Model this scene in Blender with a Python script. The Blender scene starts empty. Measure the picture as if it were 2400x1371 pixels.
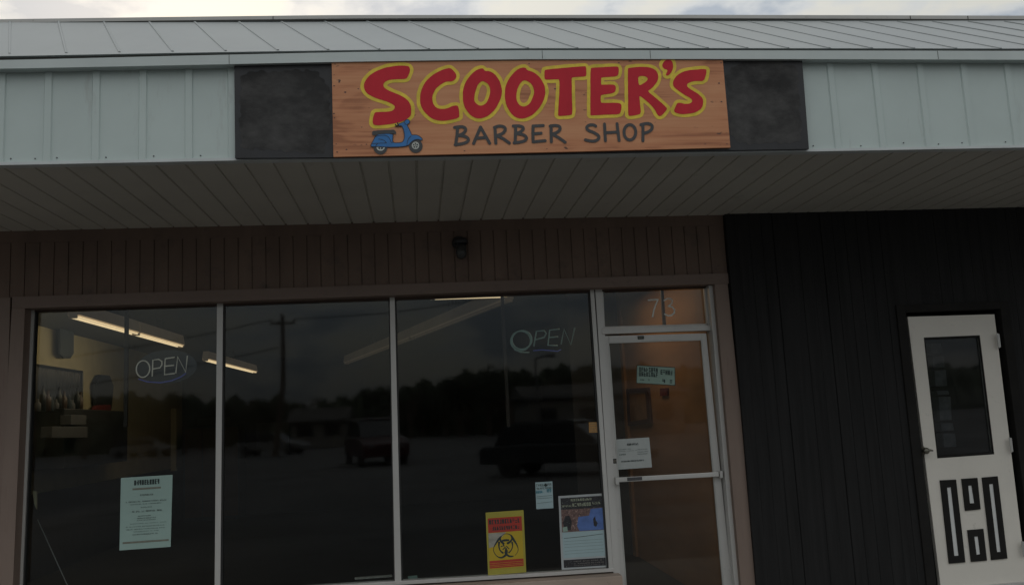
import bpy, bmesh, math, random
import numpy as np
from mathutils import Vector, Matrix
from mathutils.geometry import tessellate_polygon
random.seed(7); rng = np.random.default_rng(7)
SC = bpy.context.scene; COL = SC.collection
# ------------------------------------------------------------------ camera
FPX, YAW, PITCH, ROLL = 2097.52, 0.110325514, 0.138841317, -0.0505731604
CAM = np.array([0.0, 0.0, 1.6]); S = 1.15
def _rot():
    c, s = math.cos(YAW), math.sin(YAW); Rz = np.array([[c,-s,0],[s,c,0],[0,0,1]])
    B = np.array([[1,0,0],[0,0,-1],[0,1,0]])
    c, s = math.cos(PITCH), math.sin(PITCH); Rx = np.array([[1,0,0],[0,c,s],[0,-s,c]])
    c, s = math.cos(ROLL), math.sin(ROLL); Rr = np.array([[c,-s,0],[s,c,0],[0,0,1]])
    return Rr @ Rx @ B @ Rz
M = _rot()
cd = bpy.data.cameras.new('camera'); cam = bpy.data.objects.new('camera', cd); COL.objects.link(cam)
cd.sensor_width = 36; cd.lens = FPX/2400*36; cd.clip_end = 2000; cd.clip_start = 0.05
r_, u_, b_ = M[0], -M[1], -M[2]
cam.matrix_world = Matrix(((r_[0],u_[0],b_[0],CAM[0]),(r_[1],u_[1],b_[1],CAM[1]),(r_[2],u_[2],b_[2],CAM[2]),(0,0,0,1)))
SC.camera = cam
def ray(px, py): return M.T @ np.array([(px-1200)/FPX, (py-685.5)/FPX, 1.0])
def P(px, py, Y=None, Z=None, X=None):
    """point of the scene seen at a spot of the photo, on the plane Y=, Z= or X= (used for measuring off the facade)"""
    r = ray(px, py); ax, v = (1, Y) if Y is not None else ((2, Z) if Z is not None else (0, X))
    return CAM + (v-CAM[ax])/r[ax]*r
# ------------------------------------------------------------------ sky, sun, exposure
SUN_EL, SUN_AZ = math.radians(24), math.radians(-14)     # behind the shop, a little to the left
w = bpy.data.worlds.new('World'); SC.world = w; w.use_nodes = True
nt = w.node_tree; nt.nodes.clear(); N = nt.nodes.new; LK = nt.links.new
out = N('ShaderNodeOutputWorld'); bg = N('ShaderNodeBackground'); bg.inputs['Strength'].default_value = 0.1
LK(bg.outputs[0], out.inputs[0])
sky = N('ShaderNodeTexSky'); sky.sky_type = 'NISHITA'; sky.sun_disc = False
sky.sun_elevation = SUN_EL; sky.sun_rotation = SUN_AZ; sky.air_density = 1.2; sky.dust_density = 2.5
tc = N('ShaderNodeTexCoord'); mp = N('ShaderNodeMapping'); mp.inputs['Scale'].default_value = (4.5, 4.5, 9)
mp.inputs['Location'].default_value = (0.35, 0.1, 0.22)
LK(tc.outputs['Generated'], mp.inputs[0])
nz = N('ShaderNodeTexNoise'); nz.inputs['Scale'].default_value = 2.1; nz.inputs['Detail'].default_value = 7; nz.inputs['Roughness'].default_value = 0.52
LK(mp.outputs[0], nz.inputs['Vector'])
dot = N('ShaderNodeVectorMath'); dot.operation = 'DOT_PRODUCT'
dot.inputs[1].default_value = (math.sin(SUN_AZ)*math.cos(SUN_EL)*1, math.cos(SUN_AZ)*math.cos(SUN_EL), math.sin(SUN_EL))
LK(tc.outputs['Generated'], dot.inputs[0])
mr = N('ShaderNodeMapRange'); mr.inputs['From Min'].default_value = -0.7; mr.inputs['From Max'].default_value = 0.95
mr.inputs['To Min'].default_value = 6.0; mr.inputs['To Max'].default_value = 5.5; LK(dot.outputs['Value'], mr.inputs['Value'])
cr = N('ShaderNodeValToRGB'); LK(nz.outputs['Fac'], cr.inputs[0])
e = cr.color_ramp.elements; e[0].position = .40; e[0].color = (.60,.67,.76,1); e[1].position = .60; e[1].color = (1.06,1.04,.94,1)
k = cr.color_ramp.elements.new(.5); k.color = (.93,.955,.955,1)
mul = N('ShaderNodeVectorMath'); mul.operation = 'SCALE'; LK(cr.outputs[0], mul.inputs[0]); 
sp = N('ShaderNodeSeparateXYZ'); LK(tc.outputs['Generated'], sp.inputs[0]); ov = N('ShaderNodeMapRange')      # an overcast sky is brighter overhead than low down
ov.inputs['To Min'].default_value = .22; ov.inputs['To Max'].default_value = 1.8; LK(sp.outputs['Z'], ov.inputs['Value'])
br = N('ShaderNodeMath'); br.operation = 'MULTIPLY'; LK(mr.outputs[0], br.inputs[0]); LK(ov.outputs[0], br.inputs[1]); LK(br.outputs[0], mul.inputs['Scale'])
mx = N('ShaderNodeMix'); mx.data_type = 'RGBA'; mx.inputs[0].default_value = .93
LK(sky.outputs[0], mx.inputs[6]); LK(mul.outputs[0], mx.inputs[7]); LK(mx.outputs[2], bg.inputs[0])
sl = bpy.data.lights.new('sun', 'SUN'); sl.energy = 0.5; sl.angle = math.radians(20); sl.color = (1,.95,.86)
so = bpy.data.objects.new('sun', sl); COL.objects.link(so)
sd = Vector((math.sin(SUN_AZ)*math.cos(SUN_EL), math.cos(SUN_AZ)*math.cos(SUN_EL), math.sin(SUN_EL)))
so.rotation_euler = sd.to_track_quat('Z','Y').to_euler(); so.location = (0,30,20)
vs = SC.view_settings; vs.view_transform = 'Standard'; vs.look = 'None'; vs.exposure = 0.5; vs.gamma = 1
SC.cycles.use_denoising = True; SC.cycles.max_bounces = 10; SC.cycles.transparent_max_bounces = 16
SC.cycles.sample_clamp_indirect = 4; SC.cycles.caustics_reflective = False; SC.cycles.caustics_refractive = False

# ------------------------------------------------------------------ materials
def mat(name, col, rough=.6, metal=0, var=.12, scale=4, bump=0, bscale=60, spec=.5, stretch=(1,1,1), dirt=None, emit=None, col2=None):
    m = bpy.data.materials.new(name); m.use_nodes = True; t = m.node_tree; b = t.nodes['Principled BSDF']
    b.inputs['Roughness'].default_value = rough; b.inputs['Metallic'].default_value = metal; b.inputs['Specular IOR Level'].default_value = spec
    tcn = t.nodes.new('ShaderNodeTexCoord'); mpn = t.nodes.new('ShaderNodeMapping'); mpn.inputs['Scale'].default_value = stretch
    t.links.new(tcn.outputs['Object'], mpn.inputs[0])
    n = t.nodes.new('ShaderNodeTexNoise'); n.inputs['Scale'].default_value = scale; n.inputs['Detail'].default_value = 6; n.inputs['Roughness'].default_value = .6
    t.links.new(mpn.outputs[0], n.inputs['Vector'])
    r = t.nodes.new('ShaderNodeValToRGB'); t.links.new(n.outputs['Fac'], r.inputs[0])
    c2 = col2 if col2 else [min(1, c*(1+var)) for c in col]
    r.color_ramp.elements[0].position = .3; r.color_ramp.elements[0].color = (*[c*(1-var) for c in col], 1)
    r.color_ramp.elements[1].position = .7; r.color_ramp.elements[1].color = (*c2, 1)
    last = r.outputs[0]
    if dirt:
        n2 = t.nodes.new('ShaderNodeTexNoise'); n2.inputs['Scale'].default_value = dirt[1]; n2.inputs['Detail'].default_value = 9; n2.inputs['Roughness'].default_value = .7
        mp2 = t.nodes.new('ShaderNodeMapping'); mp2.inputs['Scale'].default_value = dirt[4] if len(dirt) > 4 else (1,1,1)
        t.links.new(tcn.outputs['Object'], mp2.inputs[0]); t.links.new(mp2.outputs[0], n2.inputs['Vector'])
        r2 = t.nodes.new('ShaderNodeMapRange'); r2.inputs['From Min'].default_value = dirt[2]; r2.inputs['From Max'].default_value = dirt[3]
        t.links.new(n2.outputs['Fac'], r2.inputs['Value'])
        x = t.nodes.new('ShaderNodeMix'); x.data_type = 'RGBA'; t.links.new(r2.outputs[0], x.inputs[0]); t.links.new(last, x.inputs[6]); x.inputs[7].default_value = (*dirt[0], 1)
        last = x.outputs[2]
    t.links.new(last, b.inputs['Base Color'])
    if bump:
        n3 = t.nodes.new('ShaderNodeTexNoise'); n3.inputs['Scale'].default_value = bscale; n3.inputs['Detail'].default_value = 4
        t.links.new(mpn.outputs[0], n3.inputs['Vector'])
        bn = t.nodes.new('ShaderNodeBump'); bn.inputs['Strength'].default_value = bump; bn.inputs['Distance'].default_value = .01
        t.links.new(n3.outputs['Fac'], bn.inputs['Height']); t.links.new(bn.outputs[0], b.inputs['Normal'])
    if emit:
        b.inputs['Emission Color'].default_value = (*emit[0], 1); b.inputs['Emission Strength'].default_value = emit[1]
    return m
def glass_mat(name, tint=(.82,.86,.86), smear=.0):
    m = bpy.data.materials.new(name); m.use_nodes = True; t = m.node_tree; t.nodes.clear()
    o = t.nodes.new('ShaderNodeOutputMaterial'); mixs = t.nodes.new('ShaderNodeMixShader'); tr = t.nodes.new('ShaderNodeBsdfTransparent'); gl = t.nodes.new('ShaderNodeBsdfGlossy')
    tr.inputs[0].default_value = (*tint, 1); gl.inputs['Roughness'].default_value = 0.028
    ge = t.nodes.new('ShaderNodeNewGeometry'); io = t.nodes.new('ShaderNodeMapRange'); io.inputs['To Min'].default_value = 1.5; io.inputs['To Max'].default_value = 1/1.5
    t.links.new(ge.outputs['Backfacing'], io.inputs['Value']); fr = t.nodes.new('ShaderNodeFresnel'); t.links.new(io.outputs[0], fr.inputs['IOR'])
    t.links.new(fr.outputs[0], mixs.inputs[0]); t.links.new(tr.outputs[0], mixs.inputs[1]); t.links.new(gl.outputs[0], mixs.inputs[2])
    # faint waviness of old plate glass
    tcn = t.nodes.new('ShaderNodeTexCoord'); n = t.nodes.new('ShaderNodeTexNoise'); n.inputs['Scale'].default_value = 1.1; n.inputs['Detail'].default_value = 1
    t.links.new(tcn.outputs['Object'], n.inputs['Vector']); bn = t.nodes.new('ShaderNodeBump'); bn.inputs['Strength'].default_value = .12; bn.inputs['Distance'].default_value = .004
    t.links.new(n.outputs['Fac'], bn.inputs['Height']); t.links.new(bn.outputs[0], gl.inputs['Normal'])
    if smear:
        df = t.nodes.new('ShaderNodeBsdfDiffuse'); df.inputs[0].default_value = (.5,.5,.48,1); m2 = t.nodes.new('ShaderNodeMixShader')
        n2 = t.nodes.new('ShaderNodeTexNoise'); n2.inputs['Scale'].default_value = 2.2; n2.inputs['Detail'].default_value = 8; mpn = t.nodes.new('ShaderNodeMapping'); mpn.inputs['Scale'].default_value = (.4,1,2.5)
        t.links.new(tcn.outputs['Object'], mpn.inputs[0]); t.links.new(mpn.outputs[0], n2.inputs['Vector'])
        r2 = t.nodes.new('ShaderNodeMapRange'); r2.inputs['From Min'].default_value = .35; r2.inputs['From Max'].default_value = .8; r2.inputs['To Min'].default_value = smear*.35; r2.inputs['To Max'].default_value = smear*1.5
        t.links.new(n2.outputs['Fac'], r2.inputs['Value']); t.links.new(r2.outputs[0], m2.inputs[0]); t.links.new(mixs.outputs[0], m2.inputs[1]); t.links.new(df.outputs[0], m2.inputs[2])
        t.links.new(m2.outputs[0], o.inputs[0])
    else: t.links.new(mixs.outputs[0], o.inputs[0])
    return m
MT = dict(
 fascia = mat('painted_metal_pale', (.50,.575,.555), .42, var=.05, scale=2.2, bump=.05, bscale=3, dirt=((.30,.30,.28), 7, .60, .86, (1,1,.18))),
 roof = mat('roof_metal_pale', (.20,.215,.214), .42, var=.06, scale=1.7, bump=.06, bscale=3, dirt=((.25,.23,.2), 14, .64, .84)),
 cap = mat('ridge_cap_metal', (.50,.49,.465), .5, var=.08, scale=3, dirt=((.2,.18,.15), 20, .62, .8)),
 gutter = mat('trim_metal', (.52,.57,.56), .4, var=.06, scale=2.5, dirt=((.2,.2,.18), 9, .66, .85, (3,1,.6))),
 gap = mat('dark_gap', (.05,.05,.045), .9),
 lip = mat('lip_metal', (.55,.58,.58), .4, var=.08),
 soffit = mat('soffit_metal', (.53,.505,.45), .5, var=.06, scale=1.3, dirt=((.18,.16,.13), 4, .62, .9)),
 siding = mat('brown_siding', (.175,.12,.093), .75, var=.14, scale=5, stretch=(1,1,.2), bump=.15, bscale=40, dirt=((.09,.07,.06), 6, .55, .8)),
 trim = mat('brown_trim_paint', (.20,.145,.12), .65, var=.12, scale=3, stretch=(.3,1,1), bump=.08, bscale=30, dirt=((.13,.10,.085), 9, .55, .85)),
 jamb = mat('brown_jamb_paint', (.23,.17,.14), .65, var=.1, scale=3, stretch=(1,1,.3), bump=.08, bscale=30, dirt=((.17,.10,.08), 5, .55, .85, (3,1,.3))),
 sillwood = mat('beige_sill_board', (.42,.33,.27), .7, var=.12, scale=6, stretch=(.3,1,1), bump=.1, dirt=((.12,.10,.08), 16, .6, .75)),
 alu = mat('aluminium', (.58,.57,.55), .42, metal=.2, var=.07, scale=4, stretch=(1,1,.25), dirt=((.22,.21,.2), 18, .62, .85)),
 aludark = mat('gasket', (.03,.03,.03), .6),
 black = mat('black_painted_wood', (.018,.0178,.018), .7, var=.3, scale=7, stretch=(3,1,.15), bump=.35, bscale=20, spec=.2, dirt=((.027,.026,.026), 4, .5, .85, (4,1,.25))),
 blacktrim = mat('black_trim', (.020,.019,.018), .8, var=.2, spec=.15),
 backing = mat('black_board_paint', (.030,.029,.029), .7, spec=.25, var=.3, scale=3, bump=.1, bscale=25, dirt=((.085,.082,.08), 2.2, .46, .70, (1,1,1.6))),
 backedge = mat('black_board_edge', (.018,.018,.021), .5, var=.2, scale=12),
 red = mat('red_paint', (.55,.026,.042), .6, spec=.22, var=.08, scale=5, bump=.1, bscale=18, stretch=(2,1,1)),
 yellow = mat('yellow_paint', (.78,.57,.05), .55, var=.16, scale=14, dirt=((.5,.42,.03), 9, .5, .75)),
 ink = mat('black_lettering_paint', (.05,.05,.052), .5, var=.15, scale=10),
 blue = mat('blue_paint', (.025,.16,.42), .5, var=.2, scale=10, stretch=(1,1,1)),
 blueline = mat('blue_outline', (.018,.022,.035), .5),
 silver = mat('silver_paint', (.5,.52,.48), .5, var=.3, scale=50),
 white = mat('off_white_door_paint', (.78,.74,.67), .5, var=.05, scale=2, bump=.05, bscale=30, dirt=((.36,.34,.3), 8, .62, .85)),
 innerwhite = mat('white_panel', (.72,.73,.72), .5, var=.04),
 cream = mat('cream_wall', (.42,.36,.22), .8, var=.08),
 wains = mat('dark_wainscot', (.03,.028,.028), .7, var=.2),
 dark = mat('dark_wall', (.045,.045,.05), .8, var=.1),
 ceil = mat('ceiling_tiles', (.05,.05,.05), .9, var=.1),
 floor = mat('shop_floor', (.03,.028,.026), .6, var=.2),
 tan = mat('tan_panelling', (.40,.225,.105), .6, var=.16, scale=2.5, stretch=(1,.3,1.6)),
 darkwood = mat('dark_wood', (.06,.035,.025), .5, var=.2),
 frame = mat('picture_wood', (.07,.025,.014), .4, var=.2),
 art = mat('picture_print', (.34,.20,.09), .4, var=.2, scale=9),
 tube = mat('lamp_tube', (.8,.8,.75), .4, emit=((1,.72,.42), .6)),
 refl = mat('lamp_reflector', (.62,.52,.38), .5, var=.1, emit=((1,.66,.36), .30)), lampfaint = mat('lamp_housing_dark', (.25,.21,.16), .5, emit=((1,.74,.5), .011)),
 lampdim = mat('lamp_reflector_dim', (.4,.34,.26), .5, emit=((1,.72,.48), .024)),
 neon = mat('neon_tube', (.6,.58,.52), .3, emit=((1,.9,.75), .06)),
 neongreen = mat('neon_tube_green', (.45,.62,.56), .35, var=.1),
 neonblue = mat('neon_tube_blue', (.10,.12,.45), .3, emit=((.2,.25,1), .03)),
 acryl = mat('dark_acrylic', (.03,.035,.05), .2, var=.05),
 paper = mat('pale_green_paper', (.36,.50,.46), .8, var=.04, scale=3),
 paperblue = mat('pale_blue_paper', (.40,.53,.56), .8, var=.05, scale=6),
 paperwhite = mat('white_paper', (.48,.51,.50), .8, var=.04),
 papergreen = mat('sage_paper', (.30,.42,.36), .8, var=.06),
 print_ = mat('printed_ink', (.035,.05,.05), .8, var=.3, scale=80),
 printgrey = mat('grey_ink', (.15,.19,.18), .8, var=.2, scale=60),
 printtan = mat('tan_ink', (.22,.22,.18), .8, var=.15, scale=30),
 bioy = mat('yellow_card', (.56,.40,.03), .6, var=.06, scale=6),
 bioedge = mat('yellow_card_edge', (.42,.37,.06), .6, var=.06, scale=6),
 bior = mat('red_ink', (.45,.045,.03), .6, var=.12, scale=12),
 glare = mat('painted_glare', (.36,.35,.30), .6, var=.2, scale=12, stretch=(1,1,3)),  # pale colour for glare painted onto the poster
 teal = mat('teal_ink', (.03,.22,.30), .7, var=.3, scale=60),
 skyblue = mat('photo_blue_print', (.10,.18,.45), .5, var=.2, scale=20),
 photobrown = mat('photo_brown_print', (.16,.10,.09), .5, var=.5, scale=45, dirt=((.42,.30,.26), 38, .56, .62)),
 photodark = mat('photo_dark_print', (.03,.03,.035), .5, var=.5, scale=60, dirt=((.3,.32,.3), 90, .6, .66)),
 orange = mat('orange_paper', (.50,.27,.09), .7, var=.15, scale=40),
 lampblack = mat('lamp_black', (.012,.012,.013), .5, var=.1),
 lampglass = mat('frosted_glass', (.04,.04,.04), .25, var=.1),
 brass = mat('aged_metal', (.18,.17,.14), .35, metal=.8, var=.3, scale=30),
 chrome = mat('hinge_metal', (.5,.5,.48), .4, metal=.5, var=.1),
 boxgrey = mat('grey_box', (.075,.075,.08), .7, var=.1),
 redcloth = mat('red_cloth', (.13,.014,.012), .9, var=.3, scale=20),
 bluecloth = mat('blue_grey_cloth', (.045,.055,.065), .9, var=.1),
 mirror = mat('shop_mirror', (.05,.055,.065), .2, var=.3, scale=6, spec=.3, stretch=(1,4,.3)),
 asphalt = mat('asphalt', (.078,.077,.077), .9, var=.4, scale=.35, bump=.3, bscale=80, dirt=((.09,.09,.085), 1.5, .5, .8)),
 concrete = mat('concrete', (.30,.285,.26), .9, var=.12, scale=2, bump=.2, bscale=50),
 paint = mat('line_paint', (.5,.5,.46), .8, var=.2, scale=8),
 bark = mat('bark', (.07,.05,.04), .9, var=.3, scale=8),
 leaf = mat('leaf', (.035,.045,.025), .8, var=.4, scale=2),
 grass = mat('hill_grass', (.04,.05,.025), .95, var=.3, scale=.2),
 wood = mat('weathered_pole', (.07,.055,.045), .9, var=.2),
 carwhite = mat('car_paint_white', (.11,.113,.117), .3, var=.02), carred = mat('car_paint_red', (.035,.004,.006), .3, var=.02), cardark = mat('car_paint_dark', (.02,.022,.025), .25, var=.05),
 carglass = mat('car_glass', (.02,.022,.025), .1, var=.05), rubber = mat('rubber', (.02,.02,.02), .8),
 wallpale = mat('pale_stucco', (.13,.125,.115), .9, var=.08), roofdark = mat('shingles', (.06,.055,.05), .9, var=.2),
)
def plywood():
    m = bpy.data.materials.new('plywood'); m.use_nodes = True; t = m.node_tree; b = t.nodes['Principled BSDF']; b.inputs['Roughness'].default_value = .62
    c = t.nodes.new('ShaderNodeTexCoord'); mp = t.nodes.new('ShaderNodeMapping'); mp.inputs['Scale'].default_value = (.55,1,2.6); t.links.new(c.outputs['Object'], mp.inputs[0])
    n = t.nodes.new('ShaderNodeTexNoise'); n.inputs['Scale'].default_value = 1.6; n.inputs['Detail'].default_value = 3; n.inputs['Distortion'].default_value = .9; t.links.new(mp.outputs[0], n.inputs['Vector'])
    # cathedral grain: contour lines of a smooth field
    mm = t.nodes.new('ShaderNodeMath'); mm.operation = 'MULTIPLY'; mm.inputs[1].default_value = 30; t.links.new(n.outputs['Fac'], mm.inputs[0])
    sn = t.nodes.new('ShaderNodeMath'); sn.operation = 'SINE'; t.links.new(mm.outputs[0], sn.inputs[0])
    mp2 = t.nodes.new('ShaderNodeMapping'); mp2.inputs['Scale'].default_value = (1.2,1,30); t.links.new(c.outputs['Object'], mp2.inputs[0])
    n2 = t.nodes.new('ShaderNodeTexNoise'); n2.inputs['Scale'].default_value = 2; n2.inputs['Detail'].default_value = 6; t.links.new(mp2.outputs[0], n2.inputs['Vector'])
    a = t.nodes.new('ShaderNodeMath'); a.operation = 'MULTIPLY_ADD'; a.inputs[1].default_value = .055; t.links.new(sn.outputs[0], a.inputs[0]); hf = t.nodes.new('ShaderNodeMath'); hf.operation = 'MULTIPLY'; hf.inputs[1].default_value = .4; t.links.new(n2.outputs['Fac'], hf.inputs[0]); t.links.new(hf.outputs[0], a.inputs[2])
    n4 = t.nodes.new('ShaderNodeTexNoise'); n4.inputs['Scale'].default_value = 1.8; n4.inputs['Detail'].default_value = 4; t.links.new(mp.outputs[0], n4.inputs['Vector'])
    a2 = t.nodes.new('ShaderNodeMath'); a2.operation = 'MULTIPLY_ADD'; a2.inputs[1].default_value = .55; t.links.new(n4.outputs['Fac'], a2.inputs[0]); t.links.new(a.outputs[0], a2.inputs[2])
    r = t.nodes.new('ShaderNodeValToRGB'); t.links.new(a2.outputs[0], r.inputs[0]); el = r.color_ramp.elements
    el[0].position = .33; el[0].color = (.37,.14,.062,1); el[1].position = .62; el[1].color = (.61,.285,.14,1); q = el.new(.43); q.color = (.54,.225,.105,1)
    # knots and weather specks
    mp3 = t.nodes.new('ShaderNodeMapping'); mp3.inputs['Scale'].default_value = (5,1,9); t.links.new(c.outputs['Object'], mp3.inputs[0])
    v = t.nodes.new('ShaderNodeTexNoise'); v.inputs['Scale'].default_value = 3.3; v.inputs['Detail'].default_value = 2; t.links.new(mp3.outputs[0], v.inputs['Vector'])
    vr = t.nodes.new('ShaderNodeMapRange'); vr.inputs['From Min'].default_value = .70; vr.inputs['From Max'].default_value = .76; t.links.new(v.outputs['Fac'], vr.inputs['Value'])
    x = t.nodes.new('ShaderNodeMix'); x.data_type = 'RGBA'; t.links.new(vr.outputs[0], x.inputs[0]); t.links.new(r.outputs[0], x.inputs[6]); x.inputs[7].default_value = (.10,.05,.035,1)
    t.links.new(x.outputs[2], b.inputs['Base Color'])
    return m
MT['shelfgrey'] = mat('shelf_grey', (.22,.23,.24), .7, var=.3, scale=14); MT['ply'] = plywood(); MT['glass'] = glass_mat('window_glass'); MT['doorglass'] = glass_mat('door_glass', (.86,.85,.82), .022)
MT['sideglass'] = glass_mat('side_door_glass', (.75,.77,.78), .02)

# ------------------------------------------------------------------ object helpers
def link(name, me, parent=None):
    o = bpy.data.objects.new(name, me); COL.objects.link(o)
    if parent is not None: o.parent = parent
    return o
def obj(name, bm, m, parent=None, smooth=False, bevel=0):
    bmesh.ops.recalc_face_normals(bm, faces=bm.faces[:])
    if bevel: bmesh.ops.bevel(bm, geom=[e for e in bm.edges if len(e.link_faces)==2 and e.calc_face_angle(0) > .6], offset=bevel, segments=2, affect='EDGES', profile=.6)
    me = bpy.data.meshes.new(name); bm.to_mesh(me); bm.free(); me.materials.append(MT[m] if isinstance(m, str) else m)
    if smooth:
        for p in me.polygons: p.use_smooth = True
    return link(name, me, parent)
def tag(o, label, cat, group=None, kind=None):
    if label: o['label'] = label
    if cat: o['category'] = cat
    if group: o['group'] = group
    if kind: o['kind'] = kind
    return o
def thing(name, label, cat, loc=(0,0,0), group=None):
    o = bpy.data.objects.new(name, None); o.location = loc; COL.objects.link(o); tag(o, label, cat, group)
    bpy.context.view_layer.update(); return o
def under(o, root):      # parts are modelled in world coordinates: keep them there under an Empty that stands elsewhere
    o.parent = root; o.matrix_parent_inverse = Matrix.Translation(-Vector(root.location)); return o
def part(name, bm, m, root, **k): o = obj(name, bm, m, None, **k); return under(o, root) if root.type == 'EMPTY' else sub(o, root)
def sub(o, p): o.parent = p; return o       # p is itself in world coordinates
def box(bm, x0, x1, y0, y1, z0, z1):
    vs_ = [bm.verts.new((x,y,z)) for x in (x0,x1) for y in (y0,y1) for z in (z0,z1)]
    for f in ((0,1,3,2),(4,6,7,5),(0,4,5,1),(2,3,7,6),(0,2,6,4),(1,5,7,3)): bm.faces.new([vs_[i] for i in f])
    return bm
def prism(bm, pts, d):
    """closed slab: front polygon pts (3D) pushed by vector d"""
    a = [bm.verts.new(p) for p in pts]; b = [bm.verts.new(np.array(p)+np.array(d)) for p in pts]
    bm.faces.new(a); bm.faces.new(b[::-1]); n = len(a)
    for i in range(n): bm.faces.new((a[i], b[i], b[(i+1)%n], a[(i+1)%n]))
    return bm
def qp(bm, px, Y, depth): return prism(bm, [P(x, y, Y=Y) for x, y in px], (0, depth, 0))
def BM(): return bmesh.new()
def tube(bm, pts, r, n=8, closed=False):
    pts = [Vector(p) for p in pts]; rings = []; m = len(pts)
    for i, p in enumerate(pts):
        a = pts[(i-1) % m] if (closed or i > 0) else p; b = pts[(i+1) % m] if (closed or i < m-1) else p
        t = (b-a).normalized(); up = Vector((0,1,0)) if abs(t.y) < .9 else Vector((0,0,1))
        s_ = t.cross(up).normalized(); q = s_.cross(t); rr = r[i] if isinstance(r, (list, tuple)) else r
        rings.append([bm.verts.new(p + rr*(math.cos(2*math.pi*k/n)*s_ + math.sin(2*math.pi*k/n)*q)) for k in range(n)])
    for i in range(m if closed else m-1):
        A, B = rings[i], rings[(i+1) % m]
        for k in range(n): bm.faces.new((A[k], A[(k+1)%n], B[(k+1)%n], B[k]))
    if not closed: bm.faces.new(rings[0][::-1]); bm.faces.new(rings[-1])
    return bm
def lathe(bm, c, prof, n=20, axis='z'):
    rings = []
    for r, h in prof:
        ring = []
        for k in range(n):
            a = 2*math.pi*k/n; x, y = r*math.cos(a), r*math.sin(a)
            p = (c[0]+x, c[1]+y, c[2]+h) if axis == 'z' else ((c[0]+x, c[1]+h, c[2]+y) if axis == 'y' else (c[0]+h, c[1]+x, c[2]+y))
            ring.append(bm.verts.new(p))
        rings.append(ring)
    for A, B in zip(rings, rings[1:]):
        for k in range(n): bm.faces.new((A[k], A[(k+1)%n], B[(k+1)%n], B[k]))
    bm.faces.new(rings[0][::-1]); bm.faces.new(rings[-1]); return bm
def line(pts, Y):
    """height profile z(X) of a nearly level edge measured on the plane Y"""
    q = [P(x, y, Y=Y) for x, y in pts]; X = [p[0] for p in q]; Z = [p[2] for p in q]
    def f(x):
        if x < X[0]: return Z[0] + (x-X[0])*0
        if x > X[-1]: return Z[-1]
        return float(np.interp(x, X, Z))
    f.X = X; return f
def strip(bm, xs, zt, zb, y0, y1):
    """long horizontal member with sampled top and bottom edges; y0 front, y1 back (numbers)"""
    rows = []
    for x in xs: rows.append([bm.verts.new(p) for p in ((x,y0,zt(x)),(x,y1,zt(x)),(x,y1,zb(x)),(x,y0,zb(x)))])
    for A, B in zip(rows, rows[1:]):
        for k in range(4): bm.faces.new((A[k], A[(k+1)%4], B[(k+1)%4], B[k]))
    bm.faces.new(rows[0][::-1]); bm.faces.new(rows[-1]); return bm
def sheet(bm, prof, zt, zb, yb):
    """vertical sheet whose front follows prof [(x, y)], closed at the back plane yb"""
    rows = []
    for x, y in prof: rows.append([bm.verts.new(p) for p in ((x,y,zt(x)),(x,yb,zt(x)),(x,yb,zb(x)),(x,y,zb(x)))])
    for A, B in zip(rows, rows[1:]):
        for k in range(4): bm.faces.new((A[k], A[(k+1)%4], B[(k+1)%4], B[k]))
    bm.faces.new(rows[0][::-1]); bm.faces.new(rows[-1]); return bm
XA, XB = -6.5, 9.0
def grid(a, b, n=40): return [a+(b-a)*i/n for i in range(n+1)]

# ------------------------------------------------------------------ painted shapes (distance field -> outline -> faces)
def chaikin(p, it=2, closed=True):
    p = np.array(p, float)
    for _ in range(it):
        q = np.roll(p, -1, 0) if closed else p[1:]; a = p if closed else p[:-1]
        n = np.empty((2*len(a), 2)); n[0::2] = .75*a+.25*q; n[1::2] = .25*a+.75*q
        p = n if closed else np.vstack([p[:1], n, p[-1:]])
    return p
def segdist(G, A, B):
    d = np.full(G.shape[:-1], 1e9)
    for a, b in zip(A, B):
        ab = b-a; L = (ab@ab) or 1e-12; t = np.clip(((G-a)@ab)/L, 0, 1); q = G-(a+t[..., None]*ab)
        d = np.minimum(d, (q**2).sum(-1))
    return np.sqrt(d)
def inside(G, poly):
    x, z = G[..., 0], G[..., 1]; r = np.zeros(x.shape, bool); A = poly; B = np.roll(poly, -1, 0)
    for (x1, z1), (x2, z2) in zip(A, B):
        if z1 == z2: continue
        c = ((z1 > z) != (z2 > z)) & (x < (x2-x1)*(z-z1)/(z2-z1)+x1); r ^= c
    return r
def sdf(G, polys=(), holes=(), strokes=()):
    d = np.full(G.shape[:-1], 1e9)
    for p in polys:
        s = segdist(G, p, np.roll(p, -1, 0)); d = np.minimum(d, np.where(inside(G, p), -s, s))
    for p in holes:
        s = segdist(G, p, np.roll(p, -1, 0)); d = np.maximum(d, np.where(inside(G, p), s, -s))
    for p, r, closed in strokes:
        A, B = (p, np.roll(p, -1, 0)) if closed else (p[:-1], p[1:]); d = np.minimum(d, segdist(G, A, B)-r)
    return d
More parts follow.
